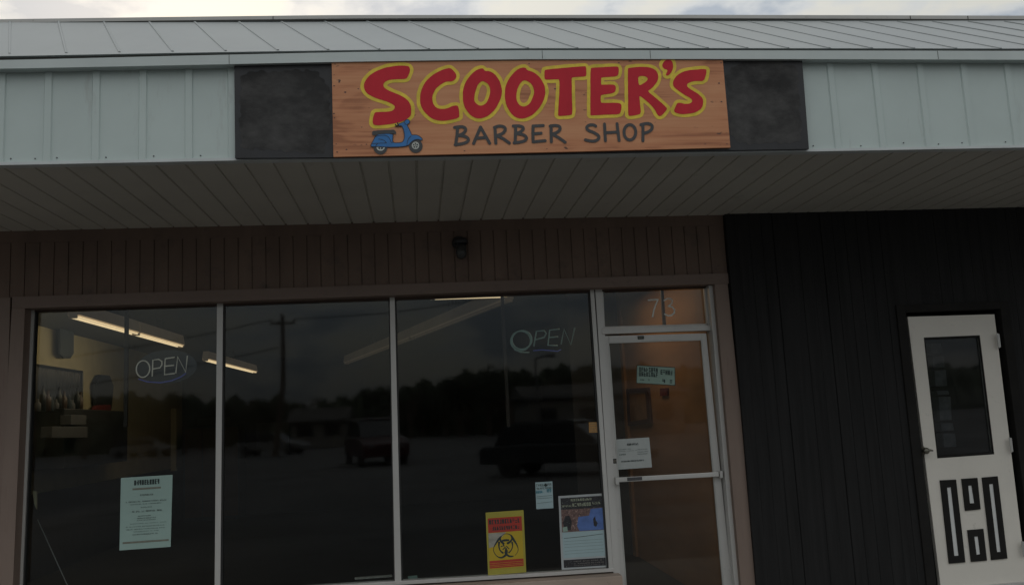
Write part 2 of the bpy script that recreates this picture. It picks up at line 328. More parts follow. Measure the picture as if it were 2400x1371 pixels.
def contour(bm, X, Zs, D, y):
    """marching squares on D<0: one polygon per cell, then flat areas are merged"""
    D = np.pad(D, 1, constant_values=1.0); hx = X[1]-X[0]; hz = Zs[1]-Zs[0]; V = {}
    D = np.where(np.abs(D) < 1e-7, 1e-7, D)
    def corner(i, j):
        if (i, j) not in V: V[i, j] = new.verts.new((X[0]+(i-1)*hx, y, Zs[0]+(j-1)*hz))
        return V[i, j]
    def cut(i, j, k):
        if (i, j, k) not in V:
            p = D[i, j]; q = D[i+1, j] if k == 0 else D[i, j+1]; t = min(.98, max(.02, p/(p-q)))
            V[i, j, k] = new.verts.new((X[0]+(i-1+(t if k == 0 else 0))*hx, y, Zs[0]+(j-1+(t if k == 1 else 0))*hz))
        return V[i, j, k]
    new = bmesh.new(); ins = D < 0; c = ins[:-1, :-1].astype(int)+ins[1:, :-1]+ins[1:, 1:]+ins[:-1, 1:]
    for i, j in zip(*np.where(c > 0)):
        i, j = int(i), int(j); cs = [(i, j), (i+1, j), (i+1, j+1), (i, j+1)]; ed = [(i, j, 0), (i+1, j, 1), (i, j+1, 0), (i, j, 1)]; poly = []
        for k in range(4):
            if ins[cs[k]]: poly.append(corner(*cs[k]))
            if ins[cs[k]] != ins[cs[(k+1) % 4]]: poly.append(cut(*ed[k]))
        if len(poly) > 2: new.faces.new(poly)
    bmesh.ops.dissolve_limit(new, angle_limit=.002, verts=new.verts[:], edges=new.edges[:])
    bmesh.ops.triangulate(new, faces=new.faces[:])
    mp_ = {v: bm.verts.new(v.co) for v in new.verts}
    for f in new.faces: bm.faces.new([mp_[v] for v in f.verts])
    new.free()
def paint(name, m, root, y, off=0, res=.003, polys=(), holes=(), strokes=(), bm=None, wob=0):
    pts = np.vstack([p for p in polys]+[s[0] for s in strokes]); mr_ = max([s[1] for s in strokes]+[0])+abs(off)+.01
    lo, hi = pts.min(0)-mr_, pts.max(0)+mr_
    X = np.arange(lo[0], hi[0], res); Zs = np.arange(lo[1], hi[1], res); G = np.stack(np.meshgrid(X, Zs, indexing='ij'), -1)
    D = sdf(G, polys, holes, strokes)-off
    if wob: D = D+wob*(np.sin(G[..., 0]*95+G[..., 1]*40)+np.sin(G[..., 1]*120-G[..., 0]*33))
    own = bm is None; bm = bm or BM(); contour(bm, X, Zs, D, y)
    if own: return part(name, bm, m, root)

# ================================================================== SETTING
DW = 6.9                       # face of the brown front
DF = 7.00                      # face of the aluminium shopfront, set back
DG = 7.03                      # glass
Y0 = 5.163                     # fascia sheet
bm = BM(); box(bm, -250, 250, -300, 250, -.5, 0.0); tag(obj('ground', bm, 'asphalt'), 'dark asphalt car park in front of the shop', None, kind='structure')
bm = BM(); box(bm, XA, XB+3, 4.9, DW+.1, 0.0, .10); tag(obj('pavement', bm, 'concrete', bevel=.01), 'concrete walk along the shop front', None, kind='structure')

FB = [(0,389),(551,378),(776,374.5),(1200,368),(1600,361.5),(1920,356.5),(2400,347.5)]
zFB = line(FB, Y0)
zTB = line([(0,162),(400,154),(776,146),(1200,139.5),(1600,139),(2000,139.5),(2400,141)], 5.10)
zTT = line([(0,142),(400,132),(800,123),(1200,118.5),(1600,118.4),(2400,120)], 5.10)
zE = line([(0,132.7),(400,125),(800,118.4),(1200,114),(1600,113.5),(2400,114.7)], 5.14)
zS = line([(0,543),(400,533.5),(800,525),(1200,514),(1600,506.5),(2000,498),(2400,488)], DW)
SL = math.tan(math.radians(36))
EX0 = zE(0)
def roofpt(px, py, z0=None):   # ray against the sloping roof plane
    r = ray(px, py); z0 = EX0 if z0 is None else z0
    t = (z0-SL*5.14-CAM[2])/(r[2]-SL*r[1]); return CAM+t*r
bld = thing('shop_building', 'single storey shop row with pale metal canopy above brown and black fronts', 'building', (0, 8, 0))
# --- canopy front
def rib_xs(meas, Y, z_at=None):
    X = [P(px, py, Y=Y)[0] for px, py in meas]; return X
ribsL = rib_xs([(6,170),(115,170),(227,165),(336,160),(443,158),(543,156)], Y0); ribsR = rib_xs([(1945,160),(2049,160),(2155,160),(2257,160),(2359,160)], Y0)
stp = (ribsR[-1]-ribsR[0])/4
ribs = [ribsL[0]-stp*k for k in range(12, 0, -1)]+ribsL
x = ribsL[-1]+stp
while x < ribsR[0]-stp*.6: ribs.append(x); x += stp
ribs += ribsR+[ribsR[-1]+stp*k for k in range(1, 22)]
prof = [(XA, Y0)]
for x in ribs:
    if x < XA+.1 or x > XB-.1: continue
    prof += [(x-.024, Y0), (x-.018, Y0-.009), (x+.018, Y0-.009), (x+.024, Y0)]
prof.append((XB, Y0))
bm = BM(); sheet(bm, prof, lambda x: zTB(x)+.03, lambda x: zFB(x)+.012, Y0+.03); part('canopy_fascia', bm, 'fascia', bld)
bm = BM(); strip(bm, grid(XA, XB, 60), lambda x: zFB(x)+.017, zFB, Y0-.012, Y0+.05); part('fascia_lip', bm, 'lip', bld)
bm = BM(); strip(bm, grid(XA, XB, 60), zTT, zTB, 5.10, 5.20); part('eave_trim', bm, 'gutter', bld)
bm = BM(); strip(bm, grid(XA, XB, 60), lambda x: zE(x)+.0, lambda x: zTT(x)+.001, 5.155, 5.20); part('eave_gap', bm, 'gap', bld)
# joints in the trim
for px in (537, 1271, 1524, 2198):
    bm = BM(); q = P(px, 128, Y=5.10); box(bm, q[0]-.0012, q[0]+.0012, 5.0985, 5.1005, zTB(q[0])+.003, zTT(q[0])-.002); part('trim_joint', bm, 'gap', bld)
# --- roof
zR = {}
rt = [roofpt(px, py) for px, py in ((0,59),(400,53.5),(800,49),(1200,47.5),(1600,48),(2000,49.2),(2400,50.6))]
RX = [p[0] for p in rt]; RY = [p[1] for p in rt]
def ry(x): return float(np.interp(x, RX, RY))
def rz(x): return EX0+SL*(ry(x)-5.14)
bm = BM(); rows = []
for x in grid(XA, XB, 60):
    a = (x, 5.14, zE(x)); b = (x, ry(x)+.06, rz(x)+.06*SL)
    rows.append([bm.verts.new(p) for p in (a, b, (b[0], b[1]+.02, b[2]-.04), (a[0], a[1]+.02, a[2]-.004))])
for A, B in zip(rows, rows[1:]):
    for k in range(4): bm.faces.new((A[k], A[(k+1)%4], B[(k+1)%4], B[k]))
part('roof', bm, 'roof', bld)
tops = [24,137,243,349,455,559,659,761,860,958,1058,1157,1252,1340,1420,1500,1583,1667,1753,1839,1925,2016,2104,2186,2270,2355]
def ribline(px):
    t = roofpt(px, 51); py = 116; b = roofpt(30+(px-30)*(py+320)/(51+320.), py); return t, b
rb = [ribline(px) for px in tops]; d0 = rb[0][1]-rb[0][0]; s0 = rb[1][0][0]-rb[0][0][0]; s1 = rb[-1][0][0]-rb[-2][0][0]
for k in range(1, 14):
    rb.append((rb[0][0]-[s0*k,0,0], rb[0][1]-[s0*k,0,0]))
for k in range(1, 18): rb.append((rb[25][0]+[s1*k,0,0], rb[25][1]+[s1*k,0,0]))
bm = BM(); nr = np.array([0, -SL, 1.])/math.hypot(SL, 1)
for t, b in rb:
    # stand each seam on the actual eave height
    t = t.copy(); b = b.copy(); t[2] = EX0+SL*(t[1]-5.14)-.002; b[1] = max(b[1], 5.145); b[2] = zE(b[0])+SL*(b[1]-5.14)-.002
    if not (XA < t[0] < XB-.6): continue
    w0, w1, h = .010, .005, .006
    A = [bm.verts.new(p) for p in (b+[-w0,0,0], b+[-w1,0,0]+nr*h, b+[w1,0,0]+nr*h, b+[w0,0,0])]
    B = [bm.verts.new(p) for p in (t+[-w0,0,0], t+[-w1,0,0]+nr*h, t+[w1,0,0]+nr*h, t+[w0,0,0])]
    bm.faces.new(A); bm.faces.new(B[::-1])
    for k in range(4): bm.faces.new((A[k], B[k], B[(k+1)%4], A[(k+1)%4]))
part('roof_seams', bm, 'roof', bld)
YR = float(np.mean(RY))+.02
zC = line([(0,46),(400,40.5),(800,36),(1200,36),(1600,35.5),(2400,37.6)], YR); zCb = line([(0,57),(400,51.5),(800,47),(1200,45.5),(1600,46),(2400,48.6)], YR)
bm = BM(); strip(bm, grid(XA, XB, 60), zC, zCb, YR, YR+.12); part('ridge_cap', bm, 'cap', bld)
bm = BM(); strip(bm, grid(XA, XB, 60), lambda x: zCb(x)-.001, lambda x: zCb(x)-.013, YR-.02, YR+.1); part('ridge_gap', bm, 'gap', bld)
for px in (640, 2133, 2268):
    bm = BM(); q = P(px, 40, Y=YR); box(bm, q[0]-.002, q[0]+.002, YR-.003, YR+.001, zCb(q[0])+.004, zC(q[0])-.004); part('cap_joint', bm, 'gap', bld)
bm = BM(); box(bm, XA, XB, YR+.12, 19, zC(0)-.35, zC(0)-.1); part('flat_roof', bm, 'roofdark', bld)
# --- soffit with V grooves
g0 = P(354, 534, Y=DW)[0]; gs = (P(1127, 517, Y=DW)[0]-g0)/15
xs = []; k = -30
prof = [(XA, 0)]
for k in range(-40, 50):
    x = g0+gs*k
    if XA+.05 < x < XB-.05: prof += [(x-.008, 0), (x-.004, .011), (x+.004, .011), (x+.008, 0)]
prof.append((XB, 0))
bm = BM(); rows = []
for x, g in prof:
    zf, zb = zFB(x)+.004, zS(x)
    rows.append([bm.verts.new(p) for p in ((x,Y0+.03,zf+g),(x,DW+.02,zb+g),(x,DW+.02,zb+.06),(x,Y0+.03,zf+.06))])
for A, B in zip(rows, rows[1:]):
    for q in range(4): bm.faces.new((A[q], A[(q+1)%4], B[(q+1)%4], B[q]))
part('soffit', bm, 'soffit', bld)
# --- brown front: top board, grooved siding, lintel
XE = P(1701, 560, Y=DW-.03)[0]         # where the black unit starts
zT1 = line([(0,571),(60,569),(700,554),(1100,541.5),(1700,529)], DW)
zL1 = line([(57,695.5),(700,674.5),(1200,657.5),(1705,641)], DW); zL0 = line([(60,723),(700,701),(1360,676),(1708,665)], DW)
bm = BM(); strip(bm, grid(XA, XE, 30), lambda x: zS(x)+.02, zT1, DW-.004, DW+.08); part('frieze_board', bm, 'siding', bld)
s0_ = P(56.9, 694, Y=DW)[0]; ss = (P(2362/3.4286, 673, Y=DW)[0]-s0_)/19
prof = [(XA, DW)]
for k in range(-40, 70):
    x = s0_+ss*k
    if XA+.05 < x < XE-.03: prof += [(x-.0045, DW), (x-.003, DW+.008), (x+.003, DW+.008), (x+.0045, DW)]
prof.append((XE, DW))
bm = BM(); sheet(bm, prof, lambda x: zT1(x)+.001, lambda x: zL1(x)-.001, DW+.08); part('grooved_siding', bm, 'siding', bld)
XJ = P(25, 900, Y=DW)[0]
bm = BM(); strip(bm, grid(XJ, P(1707, 650, Y=DW-.015)[0], 30), zL1, zL0, DW-.015, DW+.16); part('lintel_board', bm, 'trim', bld)
bm = BM(); qp(bm, [(28,705),(59,722),(30,1371),(-6,1371)], DW-.012, .15); P0 = None; bm.free()
# left jamb boards (run down to the walk)
def tall(px_top, px_bot, Y, depth, ztop, name, m, zbot=.1, root=bld):
    """upright board: px_top, px_bot = ((xl, xr) at y) pairs measured in the photo"""
    (l0, r0, y0), (l1, r1, y1) = px_top, px_bot
    a, b, c, d = P(l0,y0,Y=Y), P(r0,y0,Y=Y), P(r1,y1,Y=Y), P(l1,y1,Y=Y)
    def ext(p, q, z): t = (z-p[2])/(q[2]-p[2]); return p+(q-p)*t
    bm = BM(); prism(bm, [ext(a,d,ztop(a[0]) if callable(ztop) else ztop), ext(b,c,ztop(b[0]) if callable(ztop) else ztop), ext(b,c,zbot), ext(a,d,zbot)], (0,depth,0))
    return part(name, bm, m, root)
tall((27,58,730), (-8,30,1371), DW-.012, .17, lambda x: zL0(x)-.001, 'jamb_board', 'jamb')
bm = BM(); box(bm, XA, P(24,700,Y=DW)[0]-.0, DW+.0, DW+.17, .1, zL1(-3)-.002); part('corner_panel', bm, 'jamb', bld)
tall((1676,1707,680), (1737,1777,1371), DW-.012, .17, lambda x: zL0(x)-.001, 'jamb_board', 'jamb')
# base wall below the window
zA1 = line([(40,1414),(940,1360),(1200,1345.5),(1427.5,1331)], DF); zA0 = line([(40,1424),(940,1369),(1200,1354),(1438,1338.5)], DF)
xW0, xW1 = P(42,1360,Y=DF)[0], P(1438,1335,Y=DF)[0]
bm = BM(); strip(bm, grid(xW0+.0, P(1457,1350,Y=DW)[0], 8), lambda x: zA0(x)-.012, lambda x: zA0(x)-.12, DW-.03, DW+.14); part('sill_board', bm, 'sillwood', bld, bevel=.006)
bm = BM(); strip(bm, grid(xW0+.0, P(1455,1350,Y=DW)[0], 8), lambda x: zA0(x)-.121, lambda x: .10, DW, DW+.14); part('base_wall', bm, 'trim', bld)

# ------------------------------------------------------------------ shop window (aluminium)
def up(bm, top, bot, Y, depth, ztop, zbot):
    (l0, r0, y0), (l1, r1, y1) = top, bot
    a, b, c, d = P(l0,y0,Y=Y), P(r0,y0,Y=Y), P(r1,y1,Y=Y), P(l1,y1,Y=Y)
    def ext(p, q, z): return p+(q-p)*((z-p[2])/(q[2]-p[2]))
    z = lambda f, p: f(p[0]) if callable(f) else f
    prism(bm, [ext(a,d,z(ztop,a)), ext(b,c,z(ztop,b)), ext(b,c,z(zbot,c)), ext(a,d,z(zbot,d))], (0,depth,0)); return bm
zH = line([(79,730.6),(510,716),(700,709.6),(915,703),(1390,684),(1665,673)], DF)
ztopf = lambda x: zH(x)+.05
wf = part('window_frame', up(BM(), (72,80,735), (42,52,1371), DF, .07, ztopf, lambda x: zA0(x)), 'alu', bld)
bm = BM(); up(bm, (508.5,522.5,720), (503,516,1371), DF, .07, ztopf, lambda x: zA1(x)-.002); part('mullion', bm, 'alu', wf)
bm = BM(); up(bm, (913.5,925,704), (925.5,940.5,1358), DF, .07, ztopf, lambda x: zA1(x)-.002); part('mullion', bm, 'alu', wf)
bm = BM(); up(bm, (1383.5,1392.5,684), (1427.5,1437.5,1332), DF, .07, ztopf, lambda x: zA1(x)-.002); part('mullion', bm, 'alu', wf)
bm = BM(); strip(bm, grid(xW0, xW1, 8), zA1, zA0, DF-.012, DF+.07); part('window_sill', bm, 'alu', wf, bevel=.003)
bm = BM(); strip(bm, grid(xW0, P(1675,700,Y=DF)[0], 20), lambda x: zH(x)+.05, zH, DF+.005, DF+.07); part('window_head', bm, 'darkwood', wf)
for top, bot in (((80,84,735),(52,57,1371)), ((522.5,527,720),(516,521,1371)), ((925,929.5,704),(940.5,944,1358)), ((905+5.5,913.5,704),(922.5,925.5,1358)), ((1379,1383.5,684),(1422.5,1427.5,1332))):
    bm = BM(); up(bm, top, bot, DF+.014, .05, zH, lambda x: zA1(x)); part('glazing_bead', bm, 'aludark', wf)
for (l0,r0,yt), (l1,r1,yb) in (((76,512,728),(46,508,1371)), ((517,918,712),(511,931,1365)), ((921,1388,700),(935,1433,1345))):
    bm = BM(); up(bm, (l0,r0,yt), (l1,r1,yb), DG, .006, lambda x: zH(x)+.02, lambda x: zA1(x)-.003); part('window_pane', bm, 'glass', wf)
# ------------------------------------------------------------------ glass door with transom
df = part('door_frame', up(BM(), (1395.5,1411.5,684), (1440,1456,1371), DF-.004, .09, ztopf, .1), 'alu', bld)
bm = BM(); up(bm, (1661,1673,672), (1722,1735,1371), DF-.06, .15, lambda x: zL0(x)-.002, .1); part('door_post', bm, 'alu', df)
bm = BM(); qp(bm, [(1411,769),(1666,761.5),(1668.5,774.2),(1412,783)], DF-.012, .09); part('transom_bar', bm, 'alu', df, bevel=.003)
bm = BM(); up(bm, (1393,1395.5,684), (1438,1440,1371), DF+.02, .05, ztopf, .1); part('expansion_gap', bm, 'aludark', df)
bm = BM(); qp(bm, [(1411,683),(1657,674),(1662,763),(1415,770)], DG+.01, .006); tp = part('transom_pane', bm, 'doorglass', df)
bm = BM(); qp(bm, [(1411,683),(1414,683),(1418,767),(1415,767)], DF+.012, .03); part('transom_bead', bm, 'alu', df); bm = BM(); qp(bm, [(1415,765.5),(1659,758.5),(1659.5,762),(1415,769.5)], DF+.012, .03); part('transom_bead', bm, 'alu', df); bm = BM(); qp(bm, [(1650,676),(1656,675.5),(1663,762),(1657,762)], DF+.012, .03)
part('transom_bead', bm, 'alu', df)
# the number on the transom
bm = BM()
c = lambda x, y: (lambda p: (p[0], p[2]))(P(1360+x/6, 640+y/6, Y=DG+.008))
st = [(np.array([c(*q) for q in L]), r, False) for L, r in (([(958,382),(1000,378),(1092,372)], .006), ([(1092,372),(1060,450),(1035,520),(1016,612)], .006),
      ([(1178,385),(1215,362),(1265,358),(1295,385),(1285,430),(1238,465)], .0055), ([(1238,465),(1290,475),(1325,515),(1322,560),(1285,592),(1235,600),(1188,577)], .006))]
paint('', 'silver', bld, DG+.008-.0005, res=.0015, strokes=st, bm=bm); part('house_number', bm, mat('etched_number', (.75,.78,.74), .6), df)
# door leaf, set slightly back
DL = DF+.012
leaf = part('glass_door', up(BM(), (1413.5,1427,800), (1456.5,1468,1371), DL, .045, lambda x: P(1415,787.5,Y=DL)[2], .12), 'alu', bld)
bm = BM(); up(bm, (1645,1657,797), (1697,1716,1371), DL, .045, lambda x: P(1650,781,Y=DL)[2], .12); part('door_stile', bm, 'alu', leaf, bevel=.002)
bm = BM(); qp(bm, [(1427,787.2),(1645,781.2),(1646,795.5),(1428,803)], DL+.002, .041); part('top_rail', bm, 'alu', leaf)
bm = BM(); box(bm, P(1468,1371,Y=DL)[0], P(1697,1371,Y=DL)[0], DL+.002, DL+.043, .12, .22); part('bottom_rail', bm, 'alu', leaf)
bm = BM(); qp(bm, [(1424,800),(1648,793),(1674,1115),(1703,1425),(1469,1425),(1447,1115)], DL+.02, .006); part('door_pane', bm, 'doorglass', leaf)
bm = BM(); qp(bm, [(1425,801),(1646,794.5),(1646.5,797.5),(1428,804.5)], DL-.004, .02); bead = mat('bead', (.5,.5,.48), .4, metal=.3); part('pane_bead', bm, bead, leaf)
bm = BM(); up(bm, (1425,1428,803), (1466,1469,1371), DL-.004, .02, 2.13, .22); part('pane_bead', bm, bead, leaf)
bm = BM(); up(bm, (1643,1646,797), (1694,1697,1371), DL-.004, .02, 2.14, .22); part('pane_bead', bm, bead, leaf)
a = P(1444,1124.5,Y=DL-.06); b = P(1685,1111,Y=DL-.06); bm = BM(); prism(bm, [a+[0,0,.018], b+[0,0,.018], b-[0,0,.018], a-[0,0,.018]], (0,.028,0)); pb = part('push_bar', bm, 'alu', leaf, bevel=.006)
bm = BM(); a2 = P(1470,1122.7,Y=DL-.062); b2 = P(1505,1120.5,Y=DL-.062); prism(bm, [a2+[0,0,.013], b2+[0,0,.013], b2-[0,0,.013], a2-[0,0,.013]], (0,.01,0)); part('bar_plate', bm, 'boxgrey', pb)
bm = BM(); q = P(1443,1126,Y=DL); box(bm, q[0]-.012, q[0]+.012, DL-.062, DL+.0, q[2]-.026, q[2]+.026); part('bar_bracket', bm, 'alu', leaf, bevel=.003); bm = BM(); q = P(1686,1111,Y=DL); box(bm, q[0]-.012, q[0]+.012, DL-.05, DL+.0, q[2]-.026, q[2]+.026); part('bar_bracket', bm, 'alu', leaf, bevel=.003)
bm = BM(); q = P(1441,1080,Y=DL-.002); lathe(bm, (q[0], DL-.012, q[2]), [(.011,0),(.012,.004),(.012,.014)], 16, 'y'); lk = part('door_lock', bm, 'brass', leaf)
bm = BM(); box(bm, q[0]-.013, q[0]+.013, DL-.004, DL, q[2]-.018, q[2]+.018); part('lock_plate', bm, 'lampblack', leaf)
# ------------------------------------------------------------------ black unit
zK = zS
XD0, XD1 = P(2121,740,Y=DW-.04)[0], P(2345,735,Y=DW-.04)[0]
YB = DW-.04
ztopK = lambda x: zS(x)+.02
def kprof(x0, x1):
    pr = [(x0, YB)]; x = x0+.09; random.seed(int(x0*100))
    while x < x1-.06:
        dd = random.choice((.002,.003,.004,.008)); pr += [(x-.006,YB),(x-.003,YB+dd),(x+.002,YB+dd),(x+.005,YB)]; x += random.choice((.102,.102,.098,.204))
    return pr+[(x1, YB)]
XE2 = P(1775,1371,Y=YB)[0]; XE = P(1701,540,Y=YB)[0]
zDH = lambda x: P(2230,728,Y=YB)[2]
bm = BM(); sheet(bm, kprof((XE+XE2)/2, XD0-.06), ztopK, lambda x: .1, DW+.10); part('black_siding', bm, 'black', bld)
bm = BM(); sheet(bm, kprof(XD1+.06, XB), ztopK, lambda x: .1, DW+.10); part('black_siding', bm, 'black', bld)
bm = BM(); sheet(bm, kprof(XD0-.06, XD1+.06), ztopK, lambda x: zDH(x)+.03, DW+.10); part('black_siding', bm, 'black', bld)
bm = BM(); 
box(bm, XD0-.075, XD0+.005, YB-.016, DW+.1, .1, zDH(0)+.06); part('door_casing', bm, 'blacktrim', bld, bevel=.003); bm = BM(); box(bm, XD1-.005, XD1+.075, YB-.016, DW+.1, .1, zDH(0)+.06); part('door_casing', bm, 'blacktrim', bld, bevel=.003); bm = BM(); box(bm, XD0+.006, XD1-.006, YB-.016, DW+.1, zDH(0)-.002, zDH(0)+.06)
part('door_casing', bm, 'blacktrim', bld, bevel=.003)
# white side door: slab with window opening
YD = DW-.03
sl_ = [(2127,742.5),(2330.5,736.5),(2408,1371),(2205,1375)]
c4 = [P(x, y, Y=YD) for x, y in sl_]
def ext(p, q, z): return p+(q-p)*((z-p[2])/(q[2]-p[2]))
BL, BR = ext(c4[0], c4[3], .12), ext(c4[1], c4[2], .12)
gw = [P(2165,791,Y=YD), P(2296,785.5,Y=YD), P(2330,1064,Y=YD), P(2197,1073.5,Y=YD)]
bm = BM(); prism(bm, [c4[0], c4[1], gw[1], gw[0]], (0,.04,0)); prism(bm, [c4[0], gw[0], gw[3], BL], (0,.04,0)); prism(bm, [gw[1], c4[1], BR, gw[2]], (0,.04,0)); prism(bm, [gw[3], gw[2], BR, BL], (0,.04,0))
bmesh.ops.remove_doubles(bm, verts=bm.verts[:], dist=1e-5)
inner = [f for f in bm.faces if len(f.verts) == 4 and all(len(e.link_faces) > 2 for e in f.edges if abs(e.verts[0].co.y-e.verts[1].co.y) < 1e-4)]
sdn = part('white_door', bm, 'white', bld)
bm = BM(); prism(bm, gw, (0,.005,0)); 
for v in bm.verts: v.co.y += .018
part('door_window', bm, 'sideglass', sdn)
bm = BM()
for i in range(4):
    a, b = gw[i], gw[(i+1) % 4]; cen = sum(gw)/4; prism(bm, [a, b, b+(cen-b)*.035, a+(cen-a)*.035], (0,.012,0))
for v in bm.verts: v.co.y += -.002
part('window_bead', bm, 'blacktrim', sdn)
cc = lambda x, y, Y=YD-.003: P(1700+x/1.876, 640+y/1.876, Y=Y)
for O, I in (([(945,910),(1015,907),(1056,1270),(985,1276)], [(975,942),(993,940),(1027,1241),(1007,1242)]), ([(1040,904),(1109,899),(1123,1037),(1056,1044)], [(1068,933),(1084,932),(1096,1010),(1076,1012)]),
             ([(1130,898),(1198,892),(1241,1253),(1171,1260)], [(1160,927),(1178,925),(1212,1224),(1195,1226)]), ([(1066,1129),(1135,1123),(1151,1262),(1082,1268)], [(1095,1157),(1112,1156),(1122,1235),(1105,1237)])):
    bm = BM(); o4 = [cc(*q, Y=YD-.011) for q in O]; i4 = [cc(*q, Y=YD-.011) for q in I]
    for i in range(4): prism(bm, [o4[i], o4[(i+1)%4], i4[(i+1)%4], i4[i]], (0,.0105,0))
    bmesh.ops.remove_doubles(bm, verts=bm.verts[:], dist=1e-5)
    mo = part('door_moulding', bm, 'blacktrim', sdn)
    bm = BM(); prism(bm, [cc(*q, Y=YD-.0045) for q in I], (0,.004,0)); part('moulding_inset', bm, 'innerwhite', mo)
kn = P(2170,1056,Y=YD-.05); bm = BM(); lathe(bm, (kn[0], YD-.075, kn[2]), [(.006,0),(.02,.004),(.026,.016),(.024,.03),(.012,.042),(.011,.06),(.03,.066),(.032,.075)], 20, 'y'); part('door_knob', bm, 'brass', sdn, smooth=True)
bm = BM(); tube(bm, [(kn[0], YD-.06, kn[2]), (kn[0]+.03, YD-.062, kn[2]+.004), (kn[0]+.055, YD-.055, kn[2]-.002)], [.013,.009,.006], 10); part('knob_lever', bm, 'brass', sdn, smooth=True)
for px, py in ((2341,798), (2370,1042), (2399,1285)):
    q = P(px, py, Y=YB-.017); bm = BM(); box(bm, q[0]-.010, q[0]+.009, YB-.021, YB-.017, q[2]-.055, q[2]+.055); tube(bm, [(q[0]-.012, YB-.024, q[2]-.06), (q[0]-.012, YB-.024, q[2]+.06)], .006, 8); part('door_hinge', bm, 'chrome', sdn)
bm = BM(); box(bm, XD0, XD1, DW-.06, DW+.1, .10, .12); part('threshold', bm, 'alu', bld)
for k, (y0_, y1_) in enumerate(((805,828),(836,862),(868,905),(916,925),(930,985),(992,1010),(1016,1048))):
    a_ = [P(x, y, Y=DW+.45) for x, y in ((2180+k*5,y0_),(2206+k*5.5,y0_-1),(2209+k*5.5,y1_-1),(2183+k*5,y1_))]; bm = BM(); prism(bm, a_, (0,.12,0)); tag(obj('shelf_box', bm, 'shelfgrey', bevel=.004), 'grey box in the stack seen behind the white door window', 'box', 'boxes stacked behind the white door')
# black unit room
bm = BM(); box(bm, XE2+.15, XB, DW+1.9, DW+2.0, 0.02, 3.1); part('back_room_wall', bm, 'dark', bld)

# ------------------------------------------------------------------ barber shop room
XWL, YBK, ZC = -4.5, 17.9, 2.98
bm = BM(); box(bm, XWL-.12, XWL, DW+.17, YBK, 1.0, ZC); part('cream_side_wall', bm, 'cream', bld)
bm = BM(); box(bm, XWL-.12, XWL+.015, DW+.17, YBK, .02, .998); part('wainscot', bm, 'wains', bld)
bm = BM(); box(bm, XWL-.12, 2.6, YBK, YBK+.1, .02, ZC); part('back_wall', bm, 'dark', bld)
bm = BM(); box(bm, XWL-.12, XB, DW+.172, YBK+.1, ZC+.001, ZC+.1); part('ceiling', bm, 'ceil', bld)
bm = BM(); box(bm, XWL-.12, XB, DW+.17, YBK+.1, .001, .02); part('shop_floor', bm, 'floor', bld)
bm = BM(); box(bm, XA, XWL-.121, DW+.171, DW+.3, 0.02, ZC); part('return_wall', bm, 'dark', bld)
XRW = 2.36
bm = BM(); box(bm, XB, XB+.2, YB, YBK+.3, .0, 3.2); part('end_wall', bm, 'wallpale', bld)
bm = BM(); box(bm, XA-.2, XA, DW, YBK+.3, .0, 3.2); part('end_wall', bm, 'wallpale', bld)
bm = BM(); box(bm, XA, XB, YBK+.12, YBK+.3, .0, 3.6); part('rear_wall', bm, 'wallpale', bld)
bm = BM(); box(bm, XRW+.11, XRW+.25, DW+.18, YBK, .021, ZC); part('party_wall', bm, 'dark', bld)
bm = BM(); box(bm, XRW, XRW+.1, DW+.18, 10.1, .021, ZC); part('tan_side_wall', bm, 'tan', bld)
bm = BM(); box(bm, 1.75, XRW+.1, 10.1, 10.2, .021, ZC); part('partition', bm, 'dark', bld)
bm = BM(); box(bm, XRW-.03, XRW-.001, 9.98, 10.099, .021, ZC); part('corner_trim', bm, 'tan', bld)
q0, q1 = P(1552,680,Y=7.35), P(1552,764,Y=7.35)
bm = BM(); box(bm, q0[0]-.012, q0[0]+.012, 7.35, 7.38, q1[2]-.02, ZC-.03); tag(obj('ceiling_rod', bm, 'darkwood'), 'dark upright rod behind the glass over the door', 'rod')
# two dark posts close behind the window
for px, lb in ((297, 'slim dark post inside the left pane'), (1182, 'slim dark post inside the right pane beside the green sign')):
    q = P(px, 800, Y=7.6); bm = BM(); box(bm, q[0]-.014, q[0]+.014, 7.58, 7.61, P(px, 1000, Y=7.6)[2], ZC-.001); box(bm, q[0]-.03, q[0]+.03, 7.56, 7.63, ZC-.03, ZC-.002)
    tag(obj('hanging_post', bm, 'darkwood'), lb, 'post', 'dark posts behind the window')
# fluorescent strips
def strip_light(A, B, label, bright=True, width=.11):
    A, B = Vector(A), Vector(B); d = (B-A); L = d.length; ang = math.atan2(d.y, d.x)
    root = thing('strip_light', label, 'ceiling light', (A.x, A.y, A.z), 'fluorescent strips inside the shop'); root.rotation_euler = (0,0,ang)
    h = width/2
    def loc(name, bm, m): o = obj(name, bm, m); o.parent = root; return o
    bm = BM(); prism(bm, [(0,-.035,.13),(0,.035,.13),(0,h,.012),(0,-h,.012)], (L,0,0)); loc('housing', bm, 'lampdim' if bright else 'lampfaint')
    bm = BM(); box(bm, .02, L-.02, -h+.006, h-.006, 0, .0115); loc('diffuser', bm, 'refl' if bright else 'lampdim')
    for s in (-1, 1):
        bm = BM(); tube(bm, [(.03,s*.03,-.008),(L-.03,s*.03,-.008)], .009, 8); loc('lamp_tube', bm, 'tube' if bright else 'lampfaint')
    bm = BM(); box(bm, L*.5-.05, L*.5+.05, -.03, .03, .131, .25); loc('hanger', bm, 'lampblack')
    for x in (0, L): bm = BM(); box(bm, x-.012, x+.006, -.035, .035, -.02, .03); loc('lamp_holder', bm, 'lampdim' if bright else 'lampfaint')
def zp(px, py, z=2.70): return P(px, py, Z=z)
a = zp(172,741); b = zp(423,811); m_ = a+(b-a)*.5
strip_light(a, m_-(b-a)*.006, 'lit warm strip light at the upper left of the left pane')
strip_light(m_+(b-a)*.006, b, 'lit strip light following the one at the upper left corner')
